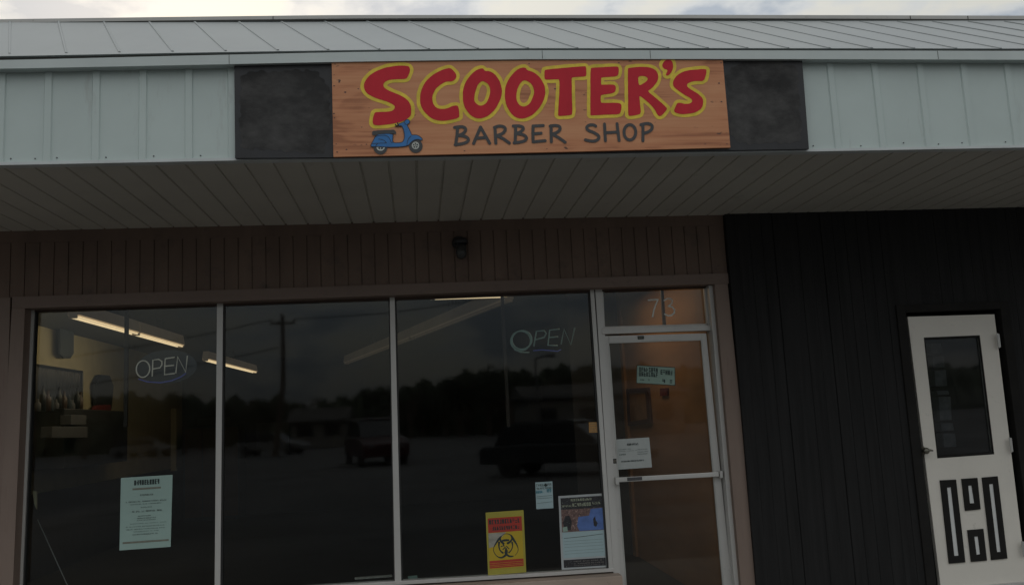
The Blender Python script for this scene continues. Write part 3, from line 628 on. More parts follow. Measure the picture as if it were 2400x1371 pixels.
a = zp(482,843); b = zp(597,872); strip_light(a, b, 'far small strip light seen beside the left mullion')
a = zp(1192,703); b = zp(968,791); strip_light(a, b, 'dim strip light running down from the top of the right pane', False)
b2 = zp(812,851); strip_light(b+(b2-b)*.02, b2, 'dim strip light crossing behind the middle mullion', False)
strip_light(zp(1012,697.5), zp(1190,690.5)+[0,.05,0], 'thin lit strip along the top edge of the right pane')
# added strip and area light, out of view, to brighten the tan passage wall
q = Vector((1.75, 7.35, 2.84)); strip_light(q, q+Vector((0,.8,0)), 'added warm strip light out of view in the passage behind the glass door')
pl = bpy.data.lights.new('passage_fill', 'AREA'); pl.energy = 3.2; pl.size = 1.7; pl.size_y = .5; pl.shape = 'RECTANGLE'; pl.color = (1,.70,.42)
po = bpy.data.objects.new('passage_fill', pl); po.location = (1.75, 8.3, 2.8); po.rotation_euler = (0,0,math.pi/2); COL.objects.link(po)
pl = bpy.data.lights.new('row_fill', 'AREA'); pl.energy = 8; pl.size = .15; pl.size_y = 4; pl.shape = 'RECTANGLE'; pl.color = (1,.78,.5)  # extra area light along the strip row, tilted to brighten the cream wall
po = bpy.data.objects.new('row_fill', pl); po.location = (-3.3, 11, 2.6); po.rotation_euler = (math.radians(0),math.radians(65),0); COL.objects.link(po)
# left wall furniture, mounted on or standing before the cream wall
XO = XWL+.03
def wq(px, X=XO): return [P(x, y, X=X) for x, y in px]
t = thing('wall_mirror', 'large dark mirror on the cream wall inside the left pane', 'mirror', (XO, 12, 1))
bm = BM(); prism(bm, wq([(79,856),(188,872),(187,958),(79,958)]), (.02,0,0)); part('mirror_glass', bm, 'mirror', t)
bm = BM(); pts = wq([(79,856),(188,872),(187,958),(79,958)]); 
for i in range(4): tube(bm, [pts[i]+[.02,0,0], pts[(i+1)%4]+[.02,0,0]], .02, 6)
part('mirror_frame', bm, 'lampblack', t)
bm = BM(); prism(bm, wq([(78,960),(216,965),(240,968),(238,1083),(76,1102)]), (.35,0,0)); tag(obj('work_cabinet', bm, 'lampblack', bevel=.01), 'black barber work cabinet against the cream wall', 'cabinet')
bm = BM(); prism(bm, wq([(141,973),(178,974),(178,996),(141,996)], XO+.36), (.12,0,0)); tag(obj('cardboard_box', bm, 'boxgrey', bevel=.005), 'smaller pale box, upper one on the black cabinet', 'box', 'boxes on the cabinet')
bm = BM(); prism(bm, wq([(96,1000),(181,1001),(181,1027),(94,1027)], XO+.36), (.12,0,0)); tag(obj('cardboard_box', bm, 'boxgrey', bevel=.005), 'long pale box, lower one on the black cabinet', 'box', 'boxes on the cabinet')
bm = BM(); prism(bm, wq([(214,900),(225,878),(250,880),(259,905),(254,960),(218,965)]), (.05,0,0)); tag(obj('hanging_coat', bm, 'lampblack', bevel=.015), 'dark coat hanging above the red one', 'coat')
bm = BM(); prism(bm, wq([(209,968),(216,950),(250,948),(254,985),(246,1035),(236,1052),(222,1046),(216,1010)], XO+.02), (.06,0,0)); tag(obj('hanging_smock', bm, 'redcloth', bevel=.02), 'red barber smock hanging by the dark cabinet', 'smock')
bm = BM(); pts = wq([(136,742),(168,742),(168,828),(160,840),(146,840),(136,830)], XO+.05); prism(bm, pts, (.03,0,0)); tag(obj('wall_speaker', bm, 'bluecloth', bevel=.01), 'blue grey rounded panel hanging high on the cream wall', 'speaker')
q = P(408, 950, Y=16); bm = BM(); box(bm, q[0]-.04, q[0]+.04, 15.95, 16.05, 1.0, 2.05); tag(obj('support_column', bm, 'cream'), 'pale narrow column deep inside below the open sign', 'column')
bm = BM(); box(bm, -4.3, -3.3, 17.2, 17.8, .021, 1.75); c_ = tag(obj('tall_cabinet', bm, 'bluecloth', bevel=.01), 'dark tall cabinet against the back wall', 'cabinet')
for i in range(3): bm = BM(); box(bm, -4.27+i*.32, -3.97+i*.32, 17.185, 17.199, .1, 1.7); sub(obj('cabinet_door', bm, 'darkwood', bevel=.003), c_)
for k in range(11):
    px = 88+k*10+(k*37%5); q = P(px, 957, X=XO+.2); hh = .14+.05*((k*7)%4); bm = BM(); lathe(bm, (q[0], q[1], q[2]-.03), [(.035,0),(.037,hh*.6),(.014,hh*.78),(.014,hh)], 10)
    tag(obj('spray_bottle', bm, ('boxgrey','lampblack','darkwood','bluecloth')[k % 4], smooth=True), 'small dark bottle lined up on the work cabinet below the mirror', 'bottle', 'bottles on the work cabinet')
for k, (x0_, x1_, z0_, z1_) in enumerate(((-4.2,-3.6,1.2,1.9),(-3.1,-2.5,1.1,1.75))):
    bm = BM(); box(bm, x0_, x1_, 17.82, 17.86, z0_, z1_); tag(obj('wall_poster', bm, 'boxgrey'), ('dim poster high on the back wall over the tall cabinet','dim poster on the back wall right of the tall cabinet')[k], 'poster', 'posters on the back wall')
# pale rod leaning at the lower left, inside
bm = BM(); tube(bm, [P(88,1217,Y=7.4), P(160,1375,Y=7.3), P(185,1430,Y=7.26)], .004, 6); tag(obj('curtain_rod', bm, 'chrome'), 'thin pale rod leaning inside the lower left corner of the window', 'rod')
bm = BM(); pts = [P(x, y, Y=7.12) for x, y in ((76,1150),(85,1151),(85,1193),(80,1180))]; prism(bm, pts, (0,.02,0)); tag(obj('wall_bracket', bm, 'cream'), 'small pale bracket inside the lower left window corner', 'bracket')
bm = BM(); prism(bm, [P(x, y, Y=7.1) for x, y in ((831,1353),(918,1346.5),(920,1350),(918,1351.5),(832,1357.5))], (0,.03,0)); tag(obj('metal_ruler', bm, mat('worn_silver', (.40,.37,.33), .4, metal=.3, var=.3, scale=30)), 'thin silvery strip lying inside the middle pane by the mullion', 'metal strip')
bm = BM(); prism(bm, [P(x, y, Y=7.1) for x, y in ((956,1350),(978,1348),(978.5,1354),(957,1357))], (0,.02,0)); tag(obj('green_eraser', bm, 'papergreen', bevel=.003), 'small green block lying inside the right pane by the mullion', 'block')
# picture on the tan wall
t = thing('picture_frame', 'wood framed picture on the tan wall behind the glass door', 'picture', (XRW, 8.9, 1.6))
O = [P(x, y, X=XRW-.03) for x, y in ((1467,911),(1517,908),(1524,990),(1471,998))]; cen = sum(O)/4; I = [p+(cen-p)*.22 for p in O]
bm = BM()
for i in range(4): prism(bm, [O[i], O[(i+1)%4], I[(i+1)%4], I[i]], (.028,0,0))
part('frame', bm, 'frame', t)
bm = BM(); prism(bm, [p+[.012,0,0] for p in I], (.01,0,0)); part('print', bm, 'art', t)
bm = BM(); prism(bm, [P(x, y, X=XRW-.02) for x, y in ((1546,910),(1563,909),(1563,927),(1547,928))], (.018,0,0)); tag(obj('wall_card', bm, 'redcloth'), 'small reddish card on the tan wall right of the picture', 'card')

# ------------------------------------------------------------------ neon signs
def arc(cx, cy, rx, ry, n=28, rot=0): return [(cx+rx*math.cos(a)*math.cos(rot)-ry*math.sin(a)*math.sin(rot), cy+rx*math.cos(a)*math.sin(rot)+ry*math.sin(a)*math.cos(rot)) for a in [2*math.pi*i/n for i in range(n)]]
YN = 7.14
c7 = lambda x, y, Y=YN: P(60+x/2.98, 700+y/2.98, Y=Y)
t = thing('open_sign', 'white OPEN tube letters on a dark oval, left pane', 'neon sign', tuple(c7(985,480)))
bm = BM(); prism(bm, [c7(x, y, YN+.03) for x, y in arc(985,475,212,118,48,-.06)], (0,.012,0)); part('backing_panel', bm, 'acryl', t)
def letters(F, L, r, m, root):
    for pts, closed in L:
        bm = BM(); tube(bm, [F(*q) for q in pts], r, 8, closed); part('letter_tube', bm, m, root, smooth=True)
letters(c7, [(arc(820,490,47,58,28,.1), True), ([(884,542),(889,428),(930,423),(952,437),(952,462),(938,482),(890,490)], False), ([(1041,408),(975,419),(972,470),(970,530),(1042,521)], False), ([(975,471),(1036,464)], False), ([(1049,520),(1062,404),(1118,512),(1130,398)], False)], .0048, 'neon', t)
bm = BM(); tube(bm, [c7(x, y) for x, y in ((790,560),(850,580),(940,586),(1020,572),(1085,545),(1120,520))], .005, 8); part('border_tube', bm, 'neonblue', t, smooth=True)
c8 = lambda x, y, Y=YN: P(780+x/2.448, 680+y/2.448, Y=Y)
t = thing('open_sign', 'unlit green OPEN tube letters in the right pane', 'neon sign', tuple(c8(1200,280)))
letters(c8, [(arc(1085,285,57,53,28,-.25), True), (arc(1078,291,57,56,28,-.25), True), ([(1153,323),(1168,236),(1212,232),(1224,247),(1214,270),(1160,285)], False), ([(1301,223),(1244,229),(1234,316),(1290,318)], False), ([(1240,272),(1293,267)], False), ([(1310,310),(1326,222),(1366,313),(1388,216)], False)], .0062, 'neongreen', t)
bm = BM(); tube(bm, [c8(x, y) for x, y in ((1028,318),(1045,342),(1080,356),(1128,357))], .005, 8); part('underline_tube', bm, 'neongreen', t, smooth=True)
bm = BM(); tube(bm, [c8(x, y) for x, y in ((1150,347),(1200,342),(1290,350),(1310,340))], .004, 8); part('underline_tube', bm, 'neonblue', t, smooth=True)

# ------------------------------------------------------------------ papers on the outside of the glass
YPP = DG-.003
class Sheet:
    def __init__(s, name, px, m, label, cat, Y=YPP, group=None):
        s.c = [P(x, y, Y=Y) for x, y in px]; s.Y = Y
        bm = BM(); nx, nz_ = 6, 6; vv = {}
        for i in range(nx+1):
            for j in range(nz_+1):
                p = s.at(i/nx, j/nz_); vv[i, j] = bm.verts.new(p-np.array([0, .0012*math.sin(i*1.7+j*1.1)+.0012, 0]))
        fs = [bm.faces.new((vv[i,j], vv[i+1,j], vv[i+1,j+1], vv[i,j+1])) for i in range(nx) for j in range(nz_)]
        rr = bmesh.ops.extrude_face_region(bm, geom=fs)
        for v in rr['geom']:
            if isinstance(v, bmesh.types.BMVert): v.co.y = Y+.001
        s.o = tag(obj(name, bm, m), label, cat, group); s.k = 0
    def at(s, u, v): # v from the top
        a = s.c[0]*(1-u)+s.c[1]*u; b = s.c[3]*(1-u)+s.c[2]*u; return a*(1-v)+b*v
    def poly(s, bm, uv, lvl=1):
        bm.faces.new([bm.verts.new(s.at(u, v)-np.array([0, .003+.0006*lvl, 0])) for u, v in uv])
    def rect(s, name, m, u0, v0, u1, v1, lvl=1):
        bm = BM(); s.poly(bm, [(u0,v0),(u1,v0),(u1,v1),(u0,v1)], lvl); return sub(obj(name, bm, m), s.o)
    def glyphs(s, bm, u0, v0, u1, v1, n, lvl=2, slant=0, thick=.28):
        """small printed characters, illegible in the photo"""
        w_ = (u1-u0)/n
        for i in range(n):
            if random.random() < .08 and n > 12: continue
            x = u0+i*w_; th = w_*thick; hh = v1-v0
            for seg in random.sample(['l','r','t','m','b','d'], random.choice((2,3,3,4))):
                if seg == 'l': q = [(x,v0),(x+th,v0),(x+th,v1),(x,v1)]
                elif seg == 'r': q = [(x+w_*.75-th,v0),(x+w_*.75,v0),(x+w_*.75,v1),(x+w_*.75-th,v1)]
                elif seg == 't': q = [(x,v0),(x+w_*.75,v0),(x+w_*.75,v0+hh*.2),(x,v0+hh*.2)]
                elif seg == 'm': q = [(x,v0+hh*.4),(x+w_*.75,v0+hh*.4),(x+w_*.75,v0+hh*.6),(x,v0+hh*.6)]
                elif seg == 'b': q = [(x,v1-hh*.2),(x+w_*.75,v1-hh*.2),(x+w_*.75,v1),(x,v1)]
                else: q = [(x,v0),(x+th,v0),(x+w_*.75,v1),(x+w_*.75-th,v1)]
                s.poly(bm, q, lvl+.1*'lrtmbd'.index(seg))
    def lines(s, name, m, rows, lvl=2, thick=.28):
        for r in rows: bm = BM(); s.glyphs(bm, *r, lvl=lvl, thick=thick); sub(obj(name, bm, m), s.o)
# pale notice in the left pane
n1 = Sheet('paper_notice', [(283.5,1119.5),(404.5,1112),(400,1280.5),(280,1289)], 'paper', 'pale green printed notice with a bold heading low in the left pane', 'notice')
n1.lines('heading_text', 'print_', [(.26,.045,.76,.115,10)], 2, .42)
n1.rect('ruled_band', 'printtan', .23,.155,.78,.18); n1.rect('ruled_band', 'printtan', .06,.89,.96,.915)
n1.lines('body_text', 'printgrey', [(.38,.245,.64,.268,8),(.11,.335,.90,.352,30),(.2,.375,.80,.386,26),(.40,.42,.62,.434,10),(.23,.47,.82,.492,22),(.35,.54,.60,.552,12),(.33,.57,.70,.585,16),(.33,.60,.70,.61,16),(.2,.645,.92,.652,30),(.12,.685,.88,.694,34),(.12,.72,.88,.73,34),(.27,.755,.76,.763,24),(.25,.79,.74,.805,22)])
# biohazard poster
n2 = Sheet('warning_poster', [(1138,1200.5),(1227,1194.5),(1233.5,1340),(1144,1347.5)], 'bioedge', 'yellow and red biohazard warning poster low in the right pane', 'poster')
n2.rect('yellow_field', 'bioy', .05,.09,.945,.905, .6); n2.rect('red_band', 'bior', .05,.095,.94,.33, 1.2); n2.rect('red_band', 'bior', .05,.775,.94,.895, 1.2)
bm = BM(); n2.poly(bm, [(.05,.335),(.52,.335),(.36,.43),(.2,.55),(.05,.57)], 1.2); sub(obj('glare_patch', bm, 'glare'), n2.o)  # glare on the poster, painted as a pale patch
n2.lines('heading_text', 'print_', [(.08,.125,.90,.195,12),(.16,.235,.88,.295,12)], 2, .4)
bm = BM()
for v in (.815, .845, .868): n2.poly(bm, [(.06,v),(.93,v),(.93,v+.004),(.06,v+.004)], 2)
sub(obj('thin_rule', bm, 'bioy'), n2.o)
cen = n2.at(.50,.575); sc = .082
def biohazard():
    bm = BM(); F = lambda x, y: (lambda p: (p[0], p[2]))(P(1120+x/5.484, 1110+y/5.484, Y=n2.Y)); U = 6.9/2097/5.484
    def S_(pts, rs):
        q = chaikin([F(*p_) for p_ in pts], 2, False); n = len(q); rr = np.interp(np.linspace(0, 1, n), np.linspace(0, 1, len(rs)), rs)*U
        return [(q[i:i+2], (rr[i]+rr[i+1])/2, False) for i in range(n-1)]
    st = []
    for pts, rs in (([(300,800),(262,845),(225,900),(197,955),(203,1000),(240,1055),(290,1078),(335,1062),(365,1030),(372,985)], [5,14,9,4,4,5,9,13,15,12]),
                    ([(425,785),(455,840),(495,895),(521,960),(508,1010),(475,1045)], [5,16,9,4,3,3]), ([(352,1010),(375,1040),(410,1060),(455,1054)], [12,13,11,5]),
                    ([(300,800),(330,772),(370,766),(410,775),(436,800),(440,835),(415,870),(385,888)], [3,3,3,5,8,10,13,15]), ([(285,815),(288,850),(310,880),(335,893)], [6,12,14,8]),
                    ([(272,880),(268,930),(285,985),(320,1012)], [14,9,8,12]), ([(440,880),(448,925),(432,975),(400,1008)], [12,7,6,10]),
                    ([(318,856),(355,850),(393,849)], [12,14,11]), ([(362,955),(360,990),(362,1020)], [9,15,18]), ([(322,968),(342,950),(352,935)], [6,7,4]), ([(398,960),(380,940),(365,925)], [5,6,5]), ([(325,900),(335,925)], [10,7]), ([(300,930),(318,925)], [8,5])):
        st += S_(pts, rs)
    paint('', '', None, n2.Y-.003-.0006*2.4, res=.0016, strokes=st, bm=bm); return bm
sub(obj('hazard_symbol', biohazard(), 'print_'), n2.o)
# small flyer
n3 = Sheet('small_flyer', [(1254.5,1130),(1294.5,1127.5),(1297,1190),(1257,1192.5)], 'paperblue', 'small pale blue flyer above the warning poster', 'flyer')
n3.lines('speckled_print', 'printgrey', [(.05,.06,.95,.16,9),(.05,.2,.95,.27,9)], 1.4); 
bm = BM(); n3.poly(bm, [(.50,.12),(.60,.05),(.70,.13),(.60,.20)], 2.2); sub(obj('emblem', bm, 'print_'), n3.o)
n3.lines('teal_text', 'teal', [(.02,.32,.42,.41,4),(.65,.27,.92,.40,3)], 2.4)
bm = BM()
for v0, v1 in ((.53,.51),(.60,.60),(.78,.75)): n3.poly(bm, [(.06,v0),(.95,v1),(.95,v1+.012),(.06,v0+.012)], 2)
sub(obj('thin_rule', bm, 'printgrey'), n3.o)
# event poster
n4 = Sheet('event_poster', [(1308.5,1162),(1413.5,1155.5),(1424,1328),(1316.5,1334.5)], mat('poster_border', (.46,.49,.50), .6), 'large event poster with a blue photograph beside the door post', 'poster')
n4.rect('dark_header', 'photodark', .045,.03,.965,.19, .8); n4.rect('photo_print', 'photobrown', .045,.19,.965,.495, .8)
bm = BM(); n4.poly(bm, [(.42,.30),(.66,.29),(.70,.20),(.965,.195),(.965,.49),(.43,.49),(.38,.42)], 1.5); sub(obj('blue_print', bm, 'skyblue'), n4.o)
bm = BM(); n4.poly(bm, [(.74,.34),(.79,.30),(.80,.36),(.84,.40),(.80,.45),(.75,.43)], 2.2); sub(obj('figure_shape', bm, 'photodark'), n4.o); bm = BM(); n4.poly(bm, [(.13,.28),(.22,.27),(.27,.36),(.24,.47),(.12,.47),(.07,.37)], 1.6); sub(obj('figure_shape', bm, 'photodark'), n4.o)
bm = BM(); n4.poly(bm, [(.06,.43),(.16,.42),(.17,.485),(.07,.49)], 2.2); sub(obj('pale_shape', bm, 'papergreen'), n4.o)
n4.rect('text_field', 'paperblue', .05,.50,.965,.845, .8); n4.rect('dark_footer', 'photodark', .05,.87,.965,.975, .8)
n4.lines('heading_text', mat('pale_lettering', (.34,.37,.27), .7), [(.27,.05,.74,.082,9),(.30,.11,.72,.155,8),(.06,.13,.28,.155,7),(.74,.11,.93,.14,6)], 2)
bm = BM(); n4.poly(bm, [(.08,.575),(.45,.565),(.94,.545),(.94,.553),(.45,.575),(.08,.583)], 2)
for v in (.62,.66,.70,.75,.79): n4.poly(bm, [(.08,v),(.93,v-.004),(.93,v-.001),(.08,v+.003)], 2)
sub(obj('thin_rule', bm, 'printgrey'), n4.o)
n4.lines('footer_text', mat('footer_lettering', (.17,.16,.15), .7), [(.27,.89,.93,.905,16),(.27,.92,.93,.935,16),(.27,.95,.93,.96,16)], 2)
# orange sticker by the mullion
n5 = Sheet('orange_sticker', [(1380,989.5),(1402,989),(1404,1013),(1381,1013.5)], 'orange', 'small orange sticker at the right edge of the right pane', 'sticker')
bm = BM()
for v in (.12,.35,.6,.8): n5.poly(bm, [(.1,v),(.9,v-.02),(.9,v+.05),(.1,v+.07)], 2)
sub(obj('printed_line', bm, mat('sticker_line', (.33,.24,.14), .7)), n5.o)
# papers on the door glass
YP2 = DL+.017
n6 = Sheet('door_notice', [(1444,1029.5),(1521.5,1024.5),(1528,1094.5),(1449.5,1100)], 'paperwhite', 'white sheet taped low left on the glass door', 'notice', YP2)
n6.lines('heading_text', 'print_', [(.32,.16,.66,.225,8)]); n6.lines('body_text', 'printgrey', [(.05,.33,.42,.35,14),(.05,.395,.60,.41,18),(.60,.37,.92,.39,12),(.60,.45,.92,.47,12),(.60,.52,.90,.545,12),(.06,.49,.26,.535,5)])
n6.lines('body_text', 'print_', [(.1,.72,.78,.765,18)])
n7 = Sheet('door_sign', [(1492.5,855.5),(1582,860.5),(1582.5,903.5),(1491.5,898)], 'papergreen', 'sage green card with bold dark print high on the glass door', 'sign', YP2)
bm = BM()
for a_ in ((.0,.0,1,.03),(.0,.97,1,1.0),(.0,.03,.012,.97),(.988,.03,1,.97)): n7.poly(bm, [(a_[0],a_[1]),(a_[2],a_[1]),(a_[2],a_[3]),(a_[0],a_[3])], 1)
sub(obj('card_border', bm, 'print_'), n7.o)
n7.lines('heading_text', 'print_', [(.06,.1,.56,.34,8),(.06,.36,.56,.60,8),(.62,.18,.94,.44,5)]); n7.lines('body_text', 'print_', [(.10,.76,.2,.83,3),(.3,.74,.35,.82,1),(.66,.70,.76,.88,1),(.86,.70,.94,.88,1)])
n8 = Sheet('door_label', [(1494,787.5),(1509,787),(1509.5,794.5),(1495,795.5)], 'print_', 'tiny dark label on the top rail of the glass door', 'label', DL-.001)
n8.lines('printed_mark', 'printtan', [(.1,.25,.9,.75,4)])

# ------------------------------------------------------------------ sign boards
YBKG, YSG = 5.128, 5.110
t = thing('backing_board', 'long black painted board behind the wooden sign on the canopy', 'board', tuple(P(1200,250,Y=YBKG)))
bo = [(549,153.5),(776,149),(1300,143),(1880,142),(1896,349.5),(1600,354.5),(1200,362.5),(781,369.5),(551,371)]
bm = BM(); qp(bm, bo, YBKG, .018); part('board_panel', bm, 'backedge', t)
c2 = lambda x, y, Y=YSG: P(750+x/4, 120+y/4, Y=Y); c3 = lambda x, y, Y=YSG: P(1200+x/3.3333, 120+y/3.3333, Y=Y); c5 = lambda x, y, Y=YSG: P(840+x/12.461, 270+y/12.461, Y=Y)
def xz(F, pts): return np.array([(lambda p: (p[0], p[2]))(F(*q)) for q in pts])
def chalk(name, px):
    q = xz(lambda x, y: P(x, y, Y=YBKG), px); p_ = chaikin(q, 1); paint(name, 'backing', t, YBKG-.0008, polys=[p_], res=.005, wob=.005)
chalk('worn_field', [(563,170),(640,168),(772,163),(776,362),(700,358),(640,352),(590,348),(566,356),(561,300),(564,230)])
chalk('worn_field', [(1700,145),(1868,146),(1872,200),(1874,250),(1880,320),(1870,334),(1800,336),(1715,338),(1708,250)])
sg = thing('shop_sign', 'plywood sign reading SCOOTER\'S BARBER SHOP with a blue scooter', 'shop sign', tuple(P(1240,250,Y=YSG)))
bm = BM(); qp(bm, [(777.5,147),(1240,142.5),(1694,141.5),(1712,346),(1350,355.5),(781.5,368)], YSG, .018); board = part('plywood_board', bm, 'ply', sg)
RED = {
 'S': (c2, [(838,150),(846,185),(825,245),(805,265),(740,267),(690,268),(640,275),(605,295),(593,320),(600,345),(635,368),(700,395),(760,420),(810,450),(845,490),(858,540),(855,600),(830,630),(790,655),(740,672),(660,688),(580,697),(515,698),(495,685),(492,650),(505,600),(515,575),(560,572),(620,573),(670,565),(695,550),(703,525),(690,505),(640,480),(560,455),(490,430),(440,400),(415,360),(410,315),(430,270),(470,225),(530,190),(600,160),(680,145),(760,138),(815,142)], None),
 'C': (c2, [(1220,160),(1250,185),(1275,215),(1278,250),(1262,275),(1235,290),(1190,287),(1150,305),(1100,340),(1070,380),(1052,430),(1055,480),(1080,525),(1110,543),(1160,545),(1205,535),(1245,515),(1285,510),(1300,530),(1308,600),(1305,622),(1270,638),(1200,652),(1130,658),(1070,645),(1020,615),(970,565),(942,510),(936,450),(945,380),(975,310),(1020,255),(1075,215),(1130,185),(1180,168)], None),
 'O': (c2, [(1505,165),(1530,165),(1545,190),(1590,190),(1635,215),(1680,270),(1703,340),(1707,400),(1690,460),(1660,520),(1615,580),(1560,620),(1495,637),(1440,625),(1390,585),(1350,520),(1337,450),(1340,370),(1360,300),(1400,240),(1450,190)], [(1520,282),(1550,295),(1580,315),(1595,360),(1595,400),(1578,450),(1560,490),(1525,513),(1490,513),(1460,490),(1445,460),(1450,410),(1465,350),(1485,310)]),
 'O2': (c2, [(1890,158),(1930,158),(1940,180),(2000,200),(2050,235),(2090,290),(2112,350),(2112,410),(2090,480),(2050,545),(2000,595),(1945,625),(1890,637),(1830,625),(1785,580),(1745,510),(1730,430),(1735,350),(1755,290),(1790,235),(1840,180)], [(1910,275),(1950,285),(1985,315),(2005,360),(2007,400),(1990,450),(1965,495),(1930,520),(1895,522),(1860,500),(1842,460),(1840,410),(1852,350),(1875,305)]),
 'T': (c3, [(260,148),(330,140),(440,130),(560,121),(580,124),(580,190),(574,202),(520,203),(478,207),(465,212),(466,240),(468,350),(472,496),(455,503),(400,508),(362,510),(358,495),(365,400),(370,300),(371,222),(350,223),(290,226),(256,224),(253,200),(253,160)], None),
 'E': (c3, [(612,140),(625,132),(700,128),(815,122),(835,130),(832,180),(820,200),(760,204),(702,208),(695,212),(696,262),(700,266),(790,262),(810,275),(810,310),(795,330),(740,338),(700,345),(692,350),(693,400),(698,408),(800,405),(845,408),(856,425),(852,475),(835,497),(760,498),(680,502),(616,505),(611,500),(612,320)], None),
 'R': (c3, [(903,140),(915,134),(960,128),(1040,125),(1100,135),(1135,165),(1145,205),(1130,250),(1095,290),(1062,312),(1066,320),(1090,342),(1150,390),(1205,440),(1212,455),(1185,490),(1160,512),(1140,508),(1110,450),(1050,390),(1000,352),(994,358),(1003,440),(1007,490),(975,503),(918,510),(906,500),(906,320)], [(985,203),(1010,195),(1045,200),(1062,218),(1050,240),(1015,262),(993,271),(987,245)]),
 'q': (c3, [(1175,100),(1195,75),(1230,68),(1255,85),(1260,130),(1245,170),(1220,195),(1200,192),(1205,172),(1215,155),(1210,147),(1185,140),(1172,120)], None),
 'S2': (c3, [(1520,150),(1515,185),(1500,238),(1440,235),(1390,245),(1365,262),(1370,285),(1410,310),(1460,340),(1490,370),(1495,410),(1480,450),(1440,480),(1380,492),(1320,495),(1275,485),(1263,470),(1275,440),(1290,408),(1315,405),(1360,417),(1395,410),(1410,392),(1395,370),(1340,340),(1290,305),(1260,280),(1255,245),(1275,205),(1310,175),(1370,153),(1440,147),(1490,142),(1512,144)], None)}
polys, holes = [], []
for F, pts, hl in RED.values():
    polys.append(chaikin(xz(F, pts), 1))
    if hl: holes.append(chaikin(xz(F, hl), 1))
paint('letter_outline', 'yellow', sg, YSG-.0010, off=.0195, res=.004, polys=polys, holes=[], wob=.0006) if False else None
bmy = BM()
yp = polys
pts_ = np.vstack(yp); lo, hi = pts_.min(0)-.04, pts_.max(0)+.04; X = np.arange(lo[0], hi[0], .004); Z_ = np.arange(lo[1], hi[1], .004); G = np.stack(np.meshgrid(X, Z_, indexing='ij'), -1)
D = np.full(G.shape[:2], 1e9)
for p_ in yp: D = np.minimum(D, np.abs(segdist(G, p_, np.roll(p_, -1, 0))))
for p_ in holes: D = np.minimum(D, np.abs(segdist(G, p_, np.roll(p_, -1, 0))))
D = D-.0205+.0007*(np.sin(G[..., 0]*70)+np.sin(G[..., 1]*90+G[..., 0]*31))
contour(bmy, X, Z_, D, YSG-.0010); part('letter_outline', bmy, 'yellow', sg)
for key, (F, pts, hl) in RED.items():
    o = paint('painted_letter', 'red', sg, YSG-.0020, res=.003, polys=[chaikin(xz(F, pts), 1)], holes=[chaikin(xz(F, hl), 1)] if hl else [], wob=.0003)
STK = [
 (c2, [[[(1262,718),(1300,713),(1335,710),(1365,725),(1365,752),(1330,785),(1292,792)], [(1292,792),(1365,800),(1395,828),(1385,852),(1340,870),(1268,880)], [(1290,715),(1285,790),(1272,878)]],
   [[(1440,868),(1505,715),(1590,866)], [(1465,820),(1558,812)]],
   [[(1640,718),(1648,866)], [(1635,718),(1680,702),(1730,712),(1740,740),(1715,775),(1655,797)], [(1660,795),(1720,825),(1775,864)]],
   [[(1812,705),(1868,702),(1905,715),(1905,738),(1875,763),(1838,775)], [(1834,710),(1830,860)], [(1842,775),(1910,785),(1940,813),(1925,842),(1880,855),(1820,862)]],
   [[(1997,705),(2092,700)], [(1997,705),(1995,775),(1998,853)], [(1995,777),(2072,772)], [(1998,853),(2110,842)]],
   [[(2165,702),(2168,852)], [(2157,707),(2200,697),(2247,706),(2252,738),(2225,765),(2172,782)], [(2180,782),(2240,815),(2298,857)]]], .0092),
 (c3, [[[(653,588),(640,578),(602,578),(580,597),(590,620),(640,638),(678,662),(678,688),(650,705),(610,705),(573,695)]],
   [[(722,572),(729,702)], [(820,570),(836,700)], [(725,640),(828,634)]],
   [arc(920,636,46,60,24)],
   [[(1022,575),(1022,702)], [(1006,577),(1060,564),(1096,580),(1094,612),(1065,634),(1025,645)]]], .0092)]
for F, L, r in STK:
    for strokes in L:
        ss_ = []
        for p_ in strokes:
            q = xz(F, p_); ss_.append((chaikin(q, 2, False) if len(p_) > 3 else q, r, len(p_) == 24))
        paint('painted_letter', 'ink', sg, YSG-.0030, res=.0025, strokes=ss_)
# painted scooter
SB = [(495,640),(545,592),(620,562),(1010,550),(1000,690),(1000,825),(1230,820),(1290,800),(1330,740),(1350,650),(1345,560),(1320,440),(1290,360),(1260,318),(1185,330),(1180,262),(1270,240),(1340,200),(1390,150),(1440,140),(1490,170),(1500,220),(1470,260),(1410,290),(1470,400),(1520,500),(1555,600),(1640,590),(1720,600),(1800,640),(1860,700),(1860,740),(1830,745),(1760,720),(1680,720),(1590,760),(1520,820),(1470,890),(1400,910),(1250,935),(1000,945),(860,945),(520,930),(380,935),(360,900),(400,820),(450,730)]
K = lambda v: v/12.461*5.3/2097
body = chaikin(xz(c5, SB), 1)
bm = BM()
for (cx_, cy_, r) in ((1675,912,200), (645,952,203)): bm = BM(); q = xz(c5, arc(cx_, cy_, r, r, 32)); paint('', '', None, YSG-.0032, res=.0015, polys=[q], bm=bm); part('scooter_tyre', bm, 'ink', sg)
bm = BM()
for (cx_, cy_, r) in ((1668,897,108), (650,925,128)):
    q = xz(c5, arc(cx_, cy_, r, r, 28)); q2 = xz(c5, arc(cx_, cy_, r*.72, r*.72, 24)); paint('', '', None, YSG-.0040, res=.001, polys=[q], holes=[q2], bm=bm)
    for k in range(5):
        a = k*math.pi*2/5+.3; s_ = xz(c5, [(cx_, cy_), (cx_+r*.85*math.cos(a), cy_+r*.85*math.sin(a))]); paint('', '', None, YSG-.0043, res=.001, strokes=[(s_, K(13), False)], bm=bm)
part('scooter_rim', bm, 'silver', sg)
paint('scooter_outline', 'blueline', sg, YSG-.0048, off=K(13), res=.0012, polys=[body])
